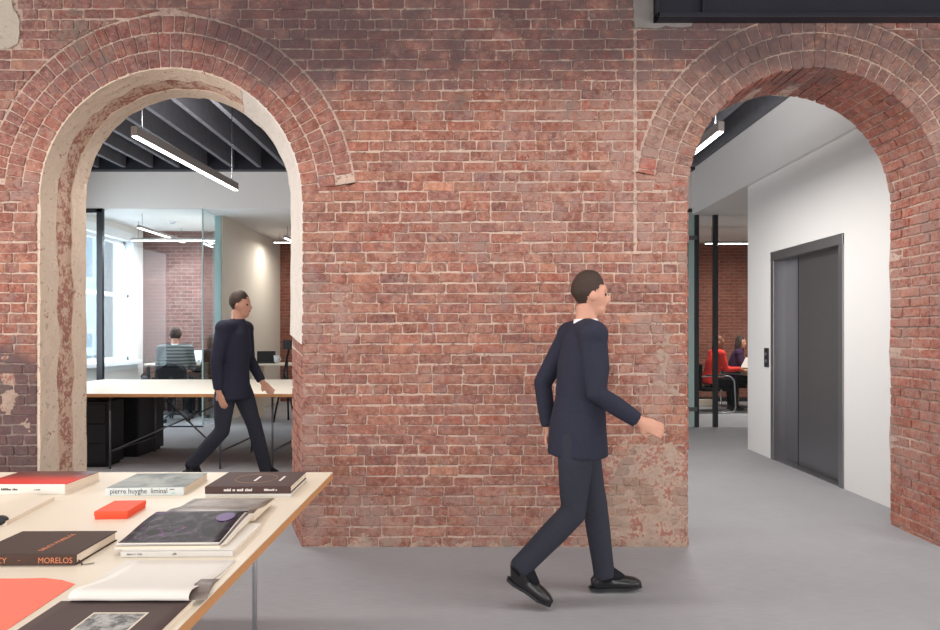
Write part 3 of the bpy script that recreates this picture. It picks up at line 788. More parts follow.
def person(name, label, loc, rz, J, cloth, vox=.008, group=None, hair='short', hand_vox=None, skirt=None):
    t = thing(name, label, 'person', loc, rz, group)
    V = Vector; H = V(J['head']); yaw, pitch = J.get('hrot', (0, 0))
    hr = Matrix.Rotation(yaw, 3, 'Z') @ Matrix.Rotation(pitch, 3, 'Y')
    lean = J.get('lat', {})
    latS = V(J.get('lat_s', (0,1,0))); latP = V(J.get('lat_p', (0,1,0)))
    pel, chest, neck = V(J['pelvis']), V(J['chest']), V(J['neck'])
    waist = pel.lerp(chest, .45)
    # body
    b = nb(); add_head(b, H, hr)
    loft(b, [neck-V((0,0,.05)), neck, H+hr @ V((-.022,0,-.06))], [.062, .056, .056], latS, 16)
    loft(b, [pel-V((0,0,.08)), pel, waist, chest, chest.lerp(neck, .6), neck], [(.13,.09), (.155,.10), (.13,.09), (.155,.105), (.14,.085), (.055,.055)], latS, 20)
    for sd in 'LR':
        sh, el, wr = V(J['sh'+sd]), V(J['el'+sd]), V(J['wr'+sd])
        loft(b, [sh, sh.lerp(el, .5), el, el.lerp(wr, .35), wr], [.052, .044, .036, .037, .025], None, 12)
        ellip(b, sh, (.05,.05,.05))
        hd = V(J.get('hd'+sd, (wr-el))); hn = V(J.get('hn'+sd, (0, -1 if sd == 'L' else 1, 0)))
        add_hand(b, wr+hd.normalized()*.02, hd, hn, J.get('curl', .5), 1.0, J.get('tside'+sd, 1 if sd == 'L' else -1))
        hp, kn, an, to = V(J['hip'+sd]), V(J['kn'+sd]), V(J['an'+sd]), V(J['to'+sd])
        loft(b, [hp, hp.lerp(kn, .5), kn, kn.lerp(an, .3), an], [.08, .068, .05, .05, .034], None, 14)
        loft(b, [an+V((0,0,-.0)), an.lerp(to, .5), to], [.03, .018, .012], None, 10)
    shl, shr = V(J['shL']), V(J['shR']); yk = lambda r0, r1: loft(b, [shl, shl.lerp(neck, .55)-V((0,0,.02)), neck-V((0,0,.05)), shr.lerp(neck, .55)-V((0,0,.02)), shr], [r0, r1, r1*1.15, r1, r0], (1,0,0), 16)
    yk(.05, .05)
    obj('body', fuse(b, min(vox, .0065) if vox < .01 else vox, 3), 'skin', t, True)
    # top
    b = nb()
    hem = pel+V((0,0,J.get('hem', -.15)))
    loft(b, [hem, pel, waist, chest, chest.lerp(neck, .55), chest.lerp(neck, .82), neck-V((0,0,.012))],
         [(.206,.158), (.198,.146), (.176,.128), (.192,.132), (.185,.112), (.125,.085), (.074,.07)], latS, 24)
    for sd in 'LR':
        sh, el, wr = V(J['sh'+sd]), V(J['el'+sd]), V(J['wr'+sd])
        e1 = el.lerp(wr, .04)
        loft(b, [sh.lerp(chest, .25)+V((0,0,.0)), sh, sh.lerp(el, .5), el, el.lerp(wr, .45), wr.lerp(el, .02)], [.07, .072, .062, .054, .05, .042], None, 16)
    yk(.076, .074)
    for sd in 'LR': ellip(b, V(J['sh'+sd]), (.076,.076,.076))
    obj('jacket' if cloth[0] == 'suit' else 'sweater', fuse(b, vox*1.15, 5), cloth[0], t, True)
    # collar
    b = nb(); loft(b, [neck-V((0,0,.04)), neck+V((0,0,.0)), neck.lerp(H, .12)+V((-.004,0,.006))], [(.085,.08), (.07,.067), (.064,.063)], latS, 20)
    obj('collar', b, cloth[4] if len(cloth) > 4 else cloth[0], t, True)
    # trousers
    b = nb(); loft(b, [pel+V((0,0,.10)), pel, pel-V((0,0,.09))] if not J.get('seated') else [pel+V((0,0,.10)), pel+V((0,0,.02)), pel-V((0,0,.05))], [(.15,.105), (.168,.118), (.16,.115)], latP, 20)
    for sd in 'LR':
        hp, kn, an = V(J['hip'+sd]), V(J['kn'+sd]), V(J['an'+sd])
        end = an+(an-kn).normalized()*.015
        loft(b, [hp, hp.lerp(kn, .35), hp.lerp(kn, .8), kn, kn.lerp(an, .35), kn.lerp(an, .8), end], [.09, .092, .073, .069, .067, .06, .058], None, 18)
        ellip(b, hp, (.088,.088,.088))
    obj('trousers', fuse(b, vox*1.15, 5), cloth[1], t, True)
    # shoes
    for sd in 'LR':
        an, to = V(J['an'+sd]), V(J['to'+sd]); d = (to-an); fl = V((d.x, d.y, 0)).normalized(); lt = V((-fl.y, fl.x, 0))
        heel = V(J.get('he'+sd, an-fl*.055-V((0,0,.045))))
        b = nb(); f = (to-heel).normalized(); up = f.cross(lt)*-1
        if up.z < 0: up = -up
        loft(b, [heel-f*.012+up*.012, heel+f*.012+up*.014, heel.lerp(to, .35)+up*.016, heel.lerp(to, .7)+up*.012, to-f*.02+up*.008, to+f*.012+up*.004], [(.024,.026), (.038,.042), (.038,.045), (.049,.038), (.045,.030), (.022,.016)], lt, 16)
        loft(b, [heel.lerp(to, .2)+up*.02, an+V((0,0,.01)), an+(V(J['kn'+sd])-an).normalized()*.05], [(.042,.06), (.046,.056), .046], lt, 14)
        o = obj('shoe', fuse(b, vox, 4), cloth[2], t, True)
        k_ = (V(J['kn'+sd])-an).normalized(); b = nb(); loft(b, [an-k_*.03, an, an+k_*.09], [.044, .045, .047], lt, 16); loft(b, [an+k_*.01, an.lerp(to, .25)+up*.012, an.lerp(to, .5)], [.044, .038, .03], lt, 14); obj('sock', b, 'black_cloth', t, True)
        b = nb(); S = [heel-f*.02-up*.024, heel+f*.02-up*.026, heel.lerp(to, .4)-up*.022, heel.lerp(to, .72)-up*.022, to+f*.010-up*.014]
        wd = [.024, .036, .034, .045, .022]; vsL = []
        for dz in (.0, .014):
            vsL.append([b.verts.new(p+up*dz+lt*w_*sg) for sg in (1,) for p, w_ in zip(S, wd)]+[b.verts.new(p+up*dz-lt*w_) for p, w_ in zip(S[::-1], wd[::-1])])
        b.faces.new(vsL[0][::-1]); b.faces.new(vsL[1]); m_ = len(vsL[0])
        for i in range(m_): b.faces.new((vsL[0][i], vsL[0][(i+1) % m_], vsL[1][(i+1) % m_], vsL[1][i]))
        bmesh.ops.recalc_face_normals(b, faces=b.faces[:]); obj('sole', b, 'blackp', o)
    # hair
    b = nb(); hm = cloth[3]
    def hf(p):
        q = head_fn(p); return q
    ellip(b, H+hr @ V((-.012,0,.016)), (.100,.083,.117), hr, 64, 48, hf)
    cut = []
    for v in b.verts:
        q = hr.transposed() @ (v.co-H)
        line = .052 if q.x > .035 else (.052-(.035-q.x)*1.5)
        line = max(line, -.07 if hair == 'short' else -.12)
        if abs(q.y) > .055 and q.x > -.03 and q.z < .0 and hair == 'short': line = max(line, -.012)
        if q.z < line-.005: cut.append(v)
    bmesh.ops.delete(b, geom=cut, context='VERTS')
    for v in b.verts: v.co += Vector((0,0,0))+.0022*Vector((mnoise.noise(v.co*40), mnoise.noise(v.co*40+V((9,9,9))), mnoise.noise(v.co*40+V((4,4,4)))))
    if hair == 'long':
        P = lambda x, y, z: H+hr @ V((x, y, z))
        loft(b, [P(-.03,0,.05), P(-.055,0,-.04), P(-.06,0,-.13), P(-.055,0,-.21), P(-.05,0,-.25)], [(.075,.05), (.092,.06), (.092,.055), (.075,.04), (.04,.02)], hr @ V((0,1,0)), 18)
        for s in (-1, 1): loft(b, [P(.02,s*.062,.06), P(.012,s*.082,0), P(-.0,s*.085,-.09), P(-.01,s*.08,-.19), P(-.02,s*.07,-.24)], [(.02,.03), (.03,.016), (.034,.018), (.03,.018), (.012,.01)], hr @ V((1,0,0)), 12)
    obj('hair', b, hm, t, True)
    for s in (-1, 1):
        b = nb(); ellip(b, H+hr @ V((.064, s*.031, .004)), (.012,.013,.0085), hr, 12, 8); obj('eye', b, 'eye', t, True)
    b = nb(); ellip(b, H+hr @ V((.083,0,-.054)), (.006,.021,.006), hr, 12, 8); obj('mouth', b, 'lip', t, True)
    return t

walk = dict(pelvis=(0,0,.93), chest=(.03,0,1.25), neck=(.045,0,1.475), head=(.075,0,1.630), hrot=(.0,.08), lat_s=(-.14,1,0), lat_p=(.1,1,0),
    shL=(-.01,.195,1.415), elL=(-.16,.235,1.14), wrL=(-.13,.215,.89), hdL=(.03,-.01,-.1), hnL=(.5,-1,0),
    shR=(.05,-.195,1.415), elR=(.055,-.245,1.125), wrR=(.27,-.2,.985), hdR=(.11,.02,-.05), hnR=(.1,1,-.2),
    hipL=(.02,.095,.90), knL=(.11,.105,.50), anL=(.165,.11,.095), toL=(.36,.125,.035), heL=(.105,.11,.035),
    hipR=(-.02,-.095,.90), knR=(-.04,-.10,.49), anR=(-.315,-.11,.21), toR=(-.165,-.125,.035), heR=(-.355,-.105,.155))
person('person', 'person in a dark suit striding across in front of the brick wall', (.575, 3.53, 0), 0, walk, ('suit', 'trouser', 'shoe', 'hair', 'shirt'), .0085)
walk2 = dict(walk); walk2.update(shL=(.05,.195,1.415), elL=(.07,.24,1.13), wrL=(.2,.2,.92), hdL=(.08,-.02,-.08), shR=(-.01,-.195,1.415), elR=(-.06,-.235,1.13), wrR=(-.05,-.215,.87), hdR=(.03,.01,-.1), hnR=(.2,1,0),
    hipL=(.03,.095,.90), knL=(.16,.105,.52), anL=(.27,.11,.10), toL=(.46,.125,.05), heL=(.21,.11,.035),
    hipR=(-.03,-.095,.90), knR=(-.06,-.10,.50), anR=(-.33,-.11,.20), toR=(-.19,-.125,.035), heR=(-.37,-.105,.15))
o = person('person', 'person in a dark suit walking past the long table behind the left arch', (-2.235, 6.22, 0), 0, walk2, ('suit', 'trouser', 'shoe', 'hair', 'suit'), .012); o.scale = (1.04,)*3

def seated(h=.47, lean=0.0, reach=.38, hz=.80):
    return dict(seated=1, pelvis=(0,0,h+.10), chest=(.03+lean*.6,0,h+.44), neck=(.05+lean,0,h+.66), head=(.075+lean*1.15,0,h+.80), hem=-.04,
        shL=(.04+lean,.19,h+.60), elL=(.10+lean,.235,h+.32), wrL=(reach,.17,hz), hdL=(.1,-.03,-.02), hnL=(0,0,-1), tsideL=-1,
        shR=(.04+lean,-.19,h+.60), elR=(.10+lean,-.235,h+.32), wrR=(reach,-.17,hz), hdR=(.1,.03,-.02), hnR=(0,0,-1), tsideR=1,
        hipL=(.02,.095,h+.085), knL=(.44,.11,h+.07), anL=(.46,.11,.10), toL=(.64,.12,.04),
        hipR=(.02,-.095,h+.085), knR=(.44,-.11,h+.07), anR=(.42,-.11,.10), toR=(.60,-.12,.04))
jm = seated(.43, .06, .46, .90)
MX, MY = (174-470)*10.85/F, 10.85
man = person('person', 'person with short brown hair in a striped sweater seated at the office desk, back turned', (MX, MY, 0), PI/2+.26, jm, ('stripe', 'black_cloth', 'shoe', 'hair', 'shirt'), .014); man.scale = (1.13,)*3
j2 = seated(.49, .05, .40, .80)
person('person', 'person in black seen at the edge of the glass beside the office desk', (-4.36, 11.45, 0), PI*.92, j2, ('black_cloth', 'black_cloth', 'shoe', 'hair', 'black_cloth'), .015, hair='long')
jr = seated(.46, .10, .50, .79); jr['hrot'] = (.2, .12)
person('person', 'person in a red sweater seated in profile at the meeting table', (4.37, 12.05, 0), .10, jr, ('red_cloth', 'black_cloth', 'shoe', 'hair_red', 'red_cloth'), .014, hair='long')
jp = seated(.46, .08, .44, .79); jp['hrot'] = (-.45, .05)
person('person', 'person in a dark purple sweater seated behind the meeting table', (5.06, 12.75, 0), -.35, jp, ('purple_cloth', 'black_cloth', 'shoe', 'hair', 'black_cloth'), .014, hair='long')

# ------------------------------------------------------------------ furniture behind the arches
def trestle(name, label, x0, x1, y0, y1, zt, legs, group=None, r=.011, low=.18, thick=.035, edge='ply', mat='steel_leg'):
    t = thing(name, label, 'table', ((x0+x1)/2, (y0+y1)/2, 0), 0, group); ox, oy = (x0+x1)/2, (y0+y1)/2
    b = nb(); box(b, x0-ox, x1-ox, y0-oy, y1-oy, zt-.004, zt, 0, .0008, 1); obj('tabletop', b, 'white_lam', t)
    b = nb(); box(b, x0-ox, x1-ox, y0-oy, y1-oy, zt-thick, zt-.004); obj('tabletop_edge', b, edge, t)
    xa, xb, ya, yb = legs; P = lambda x, y, z: Vector((x-ox, y-oy, z)); top = zt-thick
    for x in (xa, xb):
        for y in (ya, yb): obj('leg', tb([P(x,y,0.0), P(x,y,top)], r), mat, t)
        obj('side_rail', tb([P(x,ya,low), P(x,yb,low)], r*.85), mat, t); obj('side_rail', tb([P(x,ya,top-.012), P(x,yb,top-.012)], r*.85), mat, t)
    obj('cross_brace', tb([P(xa,ya,low), P(xb,yb,top-.015)], r*.85), mat, t)
    obj('cross_brace', tb([P(xa,yb,top-.015), P(xb,ya,low)], r*.85), mat, t)
    return t
trestle('work_table', 'white topped table on crossed steel tube legs in front of the glazed office', -5.0, -2.352, 6.85, 9.0, .80, (-3.79,-2.63,6.95,7.95), 'white work tables in the corridor')
trestle('work_table', 'right hand white table on steel tube legs, partly hidden by the brick pier', -2.348, .1, 6.85, 9.0, .80, (-2.08,-.8,6.95,7.95), 'white work tables in the corridor')
trestle('display_table', 'large white table with plywood edge covered in books in the foreground', -3.3, -.665, .75, 3.2, .75, (-.985,-2.9,3.02,1.3), None, .011, .02, .032, 'ply', 'chrome')
def cabinet(label, x0, x1, y0, y1, h):
    t = thing('drawer_cabinet', label, 'cabinet', ((x0+x1)/2, (y0+y1)/2, 0), 0, 'black cabinets under the table'); w, d = (x1-x0)/2, (y1-y0)/2
    obj('body', bx(-w, w, -d+.02, d, .03, h, bev=.004), 'black', t)
    obj('plinth', bx(-w+.03, w-.03, -d+.05, d-.03, 0, .035), 'blackp', t)
    n = 3
    for i in range(n):
        z0 = .05+(h-.07)*i/n; z1 = .05+(h-.07)*(i+1)/n-.008
        dr = obj('drawer', bx(-w+.008, w-.008, -d, -d+.022, z0, z1, bev=.003), 'black', t)
        obj('handle', bx(-.07, .07, -d-.016, -d+.002, z1-.05, z1-.038, bev=.003), 'frame', dr)
cabinet('nearest black metal drawer cabinet under the white table', -4.55, -3.86, 7.0, 7.36, .70)
cabinet('black metal cabinet further back under the white table', -4.55, -3.815, 7.58, 8.22, .72)

def task_chair(label, loc, rz, h=.5):
    t = thing('office_chair', label, 'chair', loc, rz)
    b = nb(); box(b, -.24, .24, -.24, .24, h-.05, h, bev=.03, seg=3); obj('seat', b, 'blackp', t, True)
    b = nb(); loft(b, [(-.22,0,h+.06), (-.27,0,h+.2), (-.28,0,h+.34), (-.26,0,h+.42)], [(.19,.018), (.235,.02), (.235,.02), (.19,.016)], (0,1,0), 20); obj('backrest', b, 'black_cloth', t, True)
    b = nb(); tube(b, arcpts((-.275,0,h+.24), .21, 0, 2*PI, 28, (0,1,0), (0,0,1)), .014); obj('back_frame', b, 'blackp', t, True)
    obj('back_support', tb([(-.05,0,h-.06), (-.24,0,h-.04), (-.30,0,h+.25)], .02), 'blackp', t, True)
    for s in (-1, 1):
        a = obj('armrest', bx(-.12, .14, s*.28-.035, s*.28+.035, h+.2, h+.23, bev=.012), 'blackp', t)
        obj('arm_post', tb([(0,s*.2,h-.04), (0,s*.28,h), (0,s*.28,h+.2)], .014), 'frame', a)
    obj('gas_column', tb([(0,0,.09), (0,0,h-.05)], .025), 'frame', t)
    for k in range(5):
        a = 2*PI*k/5+.3; d = Vector((math.cos(a), math.sin(a), 0))
        l = nb(); loft(l, [d*.02+Vector((0,0,.12)), d*.16+Vector((0,0,.105)), d*.30+Vector((0,0,.075))], [(.026,.02), (.02,.016), (.014,.012)], None, 10)
        leg = obj('base_arm', l, 'steel_leg', t, True)
        n_ = Vector((-d.y, d.x, 0)); b = nb()
        for s in (-1, 1): loft(b, [d*.30+n_*s*.008+Vector((0,0,.03)), d*.30+n_*s*.028+Vector((0,0,.03))], .03, None, 14)
        obj('caster', b, 'blackp', leg)
task_chair('black mesh office chair holding the person in the striped sweater', (MX, MY-.0, 0), PI/2+.26, .49)
task_chair('dark office chair under the person at the glass edge', (-4.36, 11.45, 0), PI*.92, .49)
def cantilever(label, loc, rz):
    t = thing('cantilever_chair', label, 'chair', loc, rz); h = .46
    b = nb(); box(b, -.23, .26, -.24, .24, h-.07, h, bev=.025, seg=3); obj('seat', b, 'black_cloth', t, True)
    b = nb(); box(b, -.29, -.235, -.24, .24, h+.0, h+.42, bev=.022, seg=3); obj('backrest', b, 'black_cloth', t, True)
    for s in (-1, 1):
        y = s*.27
        pts = [(-.27,y,h+.2), (-.1,y,h+.21), (.12,y,h+.21)]+arcpts((.2,y,h+.07), .14, PI/2, 0, 6, (1,0,0), (0,0,1))+[(.36,y,.10)]+arcpts((.27,y,.10), .085, 0, -PI/2, 5, (1,0,0), (0,0,1))+[(-.24,y,.013)]
        obj('frame_tube', tb(pts, .012), 'chrome', t, True)
        a = obj('armrest', bx(-.2, .14, y-.022, y+.022, h+.212, h+.235, bev=.008), 'blackp', t)
    obj('floor_bar', tb([(-.24,-.27,.013), (-.24,.27,.013)], .012), 'chrome', t)
    obj('seat_bar', tb([(.1,-.27,h-.05), (.1,.27,h-.05)], .012), 'chrome', t)
cantilever('black cantilever chair with chrome frame under the person in red', (4.37, 12.05, 0), .10)
cantilever('black cantilever chair under the person in dark purple', (5.06, 12.75, 0), -.35)
t = thing('meeting_table', 'light wood meeting table between the two seated people', 'table', (5.7, 12.3, 0))
obj('tabletop', bx(-.78, .8, -.5, .5, .735, .77, bev=.004), 'wood', t)
for sx_ in (-.56, .7):
    for sy_ in (-.42, .42): obj('leg', bx(sx_-.035, sx_+.035, sy_-.035, sy_+.035, 0, .735, bev=.004), 'wood', t)
t = thing('paper_sheet', 'white papers held up at the meeting table', 'paper', (5.12, 12.28, .79), .3)
b = nb(); box(b, -.004, .0, -.12, .12, 0, .22); bmesh.ops.rotate(b, verts=b.verts, cent=(0,0,0), matrix=Matrix.Rotation(.55, 3, 'Y')); obj('page', b, 'paper', t)
t = tag(obj('box', bx(-.16, .16, -.1, .1, 0, .12, bev=.006), 'paper2', loc=(4.65, 13.1, 0)), 'small pale box on the meeting room floor behind the red sweater chair', 'box')
# office with the window
dz = .90
t = thing('office_desk', 'pale office desk along the brick wall of the glazed office', 'desk', (-4.95, 11.85, 0))
obj('desktop', bx(-.75, .32, -.3, .34, dz-.03, dz, bev=.003), 'white_lam', t)
for xx in (-.7, .28):
    for yy in (-.26, .3): obj('leg', bx(xx-.02, xx+.02, yy-.02, yy+.02, 0, dz-.03), 'frame', t)
t = thing('laptop', 'open laptop with pale teal screen beside the seated person', 'laptop', ((191-470)*11.66/F, 11.68, dz), -.15)
obj('base', bx(-.16, .16, -.14, .08, 0, .018, bev=.004), 'alu', t)
b = nb(); box(b, -.165, .165, .07, .082, .016, .24, bev=.004); lid = obj('lid', b, 'frame', t)
obj('screen', bx(-.155, .155, .066, .071, .03, .23), 'screen', lid)
t = thing('monitor', 'teal monitor standing behind the laptop', 'monitor', ((182-470)*12.02/F, 12.05, dz), 0)
obj('stand', bx(-.08, .08, -.06, .06, 0, .015, bev=.003), 'frame', t); obj('neck', bx(-.02, .02, .01, .03, .01, .12), 'frame', t)
p_ = obj('panel', bx(-.2, .2, -.012, .012, .05, .28, bev=.004), 'frame', t); obj('screen', bx(-.19, .19, -.016, -.011, .06, .27), 'screen', p_)
cl = [(226,226,224), (200,70,64), (230,228,222), (90,110,130), (232,230,226), (190,90,84)]
for i, (c, px) in enumerate(zip(cl, (187.2, 190, 192.6, 195.2, 198.6, 201.2))):
    m = simple('spine_colour', c, .6)
    o = obj('book', bx(-.018, .018, -.09, .09, 0, (.2,.24,.22,.19,.23,.2)[i], bev=.002), m, loc=((px-470)*12.02/F, 12.08, dz))
    tag(o, ['white book at the left end of the row on the office desk', 'dark red book in the row on the office desk next to a white one', 'cream white book in the middle of the row on the office desk', 'blue grey book standing in the row on the office desk', 'off white book near the right end of the office desk row', 'dusty red book at the right end of the office desk row'][i], 'book', 'books on the office desk')
t = thing('desk_phone', 'small white phone on the office desk near the glass', 'phone', ((203-470)*11.68/F, 11.68, dz), .2)
obj('base', bx(-.09, .09, -.08, .08, 0, .04, bev=.01), 'white_frame', t); obj('handset', bx(-.085, -.035, -.09, .09, .04, .075, bev=.012), 'white_frame', t)
t = thing('bag', 'dark bag on the floor left of the office chair', 'bag', ((145.5-470)*11.2/F, 11.2, 0))
b = nb(); ellip(b, (0,0,.36), (.13,.12,.36), fn=lambda p: Vector((p.x*(1-.2*p.z/.42), p.y, max(p.z, -.36)))); obj('body', b, 'blackp', t, True)
obj('handle', tb(arcpts((0,0,.68), .07, 0, PI, 10, (1,0,0), (0,0,1)), .012), 'blackp', t, True)
# open office: side table with things and a tripod stand
sx, sy, sh = (275-470)*11.2/F, 11.2, .93
t = thing('side_desk', 'pale small desk against the cream wall in the open office', 'desk', (sx+.12, sy, 0))
obj('desktop', bx(-.42, .6, -.3, .3, sh-.03, sh, bev=.003), 'white_lam', t); obj('side_panel', bx(-.42, -.39, -.28, .28, 0, sh-.03), 'white_lam', t); obj('side_panel', bx(.57, .6, -.28, .28, 0, sh-.03), 'white_lam', t)
t = thing('laptop', 'dark laptop open on the small desk by the cream wall', 'laptop', ((266-470)*11.1/F, 11.1, sh), .25)
obj('base', bx(-.15, .15, -.12, .1, 0, .018, bev=.004), 'blackp', t); obj('lid', bx(-.15, .15, .09, .105, .015, .2, bev=.004), 'blackp', t)
t = thing('cup', 'white cup beside the dark laptop on the small desk', 'cup', ((276.5-470)*11.1/F, 11.1, sh))
b = nb(); loft(b, [(0,0,0), (0,0,.06), (0,0,.13)], [.036, .042, .046], None, 18); obj('body', b, 'white_frame', t, True)
obj('handle', tb(arcpts((.045,0,.07), .03, -PI/2, PI/2, 8, (1,0,0), (0,0,1)), .006), 'white_frame', t, True)
t = thing('tripod_stand', 'black folding tripod stand leaning beside the small desk', 'stand', ((285-470)*10.7/F, 10.7, 0))
obj('leg', tb([(-.16,-.1,0), (.07,0,1.2)], .016), 'black', t); obj('leg', tb([(.2,-.1,0), (-.03,0,.85)], .016), 'black', t); obj('leg', tb([(0,.2,0), (.03,0,1.05)], .016), 'black', t)
obj('head', bx(-.03, .12, -.04, .04, 1.17, 1.32, bev=.01), 'black', t); obj('brace', tb([(-.1,-.06,.5), (.1,-.05,.5)], .01), 'black', t)

# ------------------------------------------------------------------ books and papers on the display table
TZ = .75
def rotz(a): return Matrix.Rotation(a, 4, 'Z')
def book(label, corner, w, d, t_, rz, cover, spine=None, group='books on the display table', base=TZ, lower=None, board=.003, name='book'):
    """corner = front right bottom corner; the spine faces the viewer (front edge); local x to the left is negative"""
    o = thing(name, label, 'book', (corner[0], corner[1], base), rz, group)
    obj('page_block', bx(-w+.004, -.004, .006, d-.004, board, t_-board, bev=.0008, seg=1), 'pages', o)
    obj('front_cover', bx(-w, 0, .001, d, t_-board, t_, bev=.0009, seg=1), cover, o)
    obj('back_cover', bx(-w, 0, .001, d, 0, board, bev=.0009, seg=1), lower or cover, o)
    b = nb(); loft(b, [(-w, .006, t_/2), (0, .006, t_/2)], [(t_/2, .007)], (0,0,1), 4) if False else box(b, -w, 0, -.003, .006, 0, t_, bev=.002)
    obj('spine', b, spine or cover, o)
    return o
SP = lambda x, z: Matrix.Translation((x, -.0032, z)) @ Matrix.Rotation(PI/2, 4, 'X')
TOPM = lambda x, y, z, a=0: Matrix.Translation((x, y, z+.0002)) @ rotz(a)
def marks(o, mat, x, z, words, h=.006, seed=1):       # lettering too small to read: broken strokes
    r_ = random.Random(seed); b = nb()
    for n_ in words:
        for _ in range(n_):
            w_ = h*r_.uniform(.35, .6); hh = h*r_.choice((.7, .7, 1.0)); box(b, x, x+w_*.75, -.0036, -.0029, z, z+hh); x += w_
        x += h*.6
    obj('spine_lettering', b, mat, o)
c = TP(65, 494.8); bk = book('thick book with a red picture cover and white spine at the far left', c, .36, .262, .044, .0, 'redcover', 'paper', lower='paper', board=.003)
marks(bk, 'ink', -.292, .019, (5, 9, 5), .009, 2); marks(bk, 'bw', -.128, .019, (2, 7), .006, 3)
c = TP(184, 495.2); bk = book('paperback with a misty grey cover and pale green spine lettering, beside the red one', c, .318, .285, .033, .045, 'greyprint', 'spineprint', lower='paper', board=.0015)
text('spine_text', 'pierre huyghe', .030, 'ink', bk, SP(-.300, .010), sx=.9); text('spine_text', 'liminal', .030, 'ink', bk, SP(-.135, .010), sx=.9)
b = nb(); box(b, -.058, -.038, -.0036, -.003, .024, .027); obj('spine_mark', b, 'ink', bk)
b = nb(); box(b, -.050, -.034, -.0036, -.003, .008, .011); obj('spine_mark', b, 'teal', bk)
# plum book over a thin grey one
c = TP(291, 497); lo = book('thin pale grey book lying under the plum brown book', (c[0]+.002, c[1]), .352, .288, .014, .02, 'greybook', 'greybook', board=.0015)
bk = book('plum brown hardback with a thin circle on its cover, by the far table corner', (c[0]-.002, c[1]+.003), .35, .285, .030, .02, 'bookplum', base=TZ+.014, board=.003)
marks(bk, 'inkwhite', -.272, .011, (6, 2, 5, 6), .011, 4); marks(bk, 'inkwhite', -.108, .012, (11, 2), .008, 5)
tr = nb(); tube(tr, arcpts((-.185,.15,.0302), .088, 0, 2*PI, 40, (1,0,0), (0,1,0)), .0007, 6); obj('cover_circle', tr, 'wood', bk)
for xx in (-.178, -.072):
    b = nb(); box(b, xx-.005, xx+.005, .10, .19, .0300, .0306); obj('cover_lettering', b, 'inkwhite', bk)
# orange box
c = TP(127.5, 519); o = thing('box', 'small flat orange red box in the middle of the table', 'box', (c[0], c[1], TZ), .06)
obj('lid', bx(-.118, 0, 0, .158, .012, .029, bev=.0012), 'orange', o); obj('base', bx(-.1165, -.0015, .0015, .1565, 0, .0118, bev=.001), 'orange', o)
# white book under the open magazine
c = TP(233, 556.5); bk = book('white paperback lying under the open magazine', c, .335, .29, .0175, .02, 'paper', 'greybook', lower='paper', board=.0012)
marks(bk, 'bw', -.315, .007, (9, 5), .006, 6); marks(bk, 'bw', -.18, .007, (6,), .006, 7)
# sheets with a profile along y, extruded along x
def sheet(name, prof, x0, x1, mat, parent, th=.0006, nx=10, wob=0.0, skew=0.0, seed=0):
    b = nb(); g = []
    for (y, z) in prof:
        g.append([b.verts.new((x0+(x1-x0)*i/nx+skew*y, y, z+wob*mnoise.noise((i*.35+seed, y*9, seed)))) for i in range(nx+1)])
    for A, B in zip(g, g[1:]):
        for i in range(nx): b.faces.new((A[i], A[i+1], B[i+1], B[i]))
    o = obj(name, b, mat, parent, True); m = o.modifiers.new('thickness', 'SOLIDIFY'); m.thickness = th; m.offset = -1; return o
def slab(name, prof, x0, x1, mat, parent, zb):      # page stack: profile on top, flat (zb) below
    b = nb(); n = len(prof); L = []
    for x in (x0, x1):
        L.append(([b.verts.new((x, y, z)) for y, z in prof], [b.verts.new((x, y, zb if not callable(zb) else zb(y))) for y, z in prof]))
    (t0, b0), (t1, b1) = L
    for i in range(n-1):
        b.faces.new((t0[i], t1[i], t1[i+1], t0[i+1])); b.faces.new((b0[i], b0[i+1], b1[i+1], b1[i]))
        b.faces.new((t0[i], t0[i+1], b0[i+1], b0[i])); b.faces.new((t1[i], b1[i], b1[i+1], t1[i+1]))
    b.faces.new((t0[0], b0[0], b1[0], t1[0])); b.faces.new((t0[-1], t1[-1], b1[-1], b0[-1]))
    bmesh.ops.recalc_face_normals(b, faces=b.faces[:]); return obj(name, b, mat, parent)
mg = thing('magazine', 'open magazine showing a dark purple photograph, lying on a white paperback', 'magazine', (-.757, 2.012, TZ+.0178), .03, 'open magazines')
h1 = lambda y: .012+.020*max(0, math.sin(PI*min(1, max(0, y/.30))**1.6))**1.2
near = [(i*.30/24, .007+.010*math.sin(PI*.5*(i/24)**1.3)) for i in range(25)]
top = [(i*.31/24, .011+.025*math.sin(PI*.5*min(1, (i/22))**1.3) if i <= 21 else (.035, .031, .024)[i-22]) for i in range(25)]
def zt(y):
    for (a, b) in zip(top, top[1:]):
        if a[0] <= y <= b[0]: return a[1]+(b[1]-a[1])*(y-a[0])/(b[0]-a[0])
    return top[-1][1]
far = [(.292+i*.275/20, .017+.012*math.exp(-((i-3)/5)**2)-.007*i/20) for i in range(21)]
slab('page_stack', near, -.320, -.006, 'pages', mg, lambda y: .0)
slab('page_stack', far, -.300, .012, 'pages', mg, lambda y: .0)
sheet('cover', [(-.004+i*.575/20, .0) for i in range(21)], -.326, -.003, 'paper', mg, .0008)
sheet('photo_page', [(y, z+.0018) for y, z in top], -.318, -.012, 'nebula', mg, .0006, wob=.001)
sheet('page_margin', [(y, z+.0024) for y, z in top[:2]], -.319, -.012, 'paper', mg)
sheet('landscape_page', [(y, z+.0016) for y, z in far], -.299, .010, 'dusk', mg)
for q, (k, m_) in enumerate(((.78, 'paper'), (.56, 'dusk'), (.38, 'paper'), (.2, 'paper2'))):
    pr = [(y+.004*q, a+(b_-a)*k+.0006) for (y, b_), (_, a) in zip(top, near)]
    sheet('loose_leaf', pr, -.314+.004*q, -.010+.007*q, m_, mg, .0006, 8)
M['violet'] = simple('violet_print', (92,64,116), .5); b = nb()
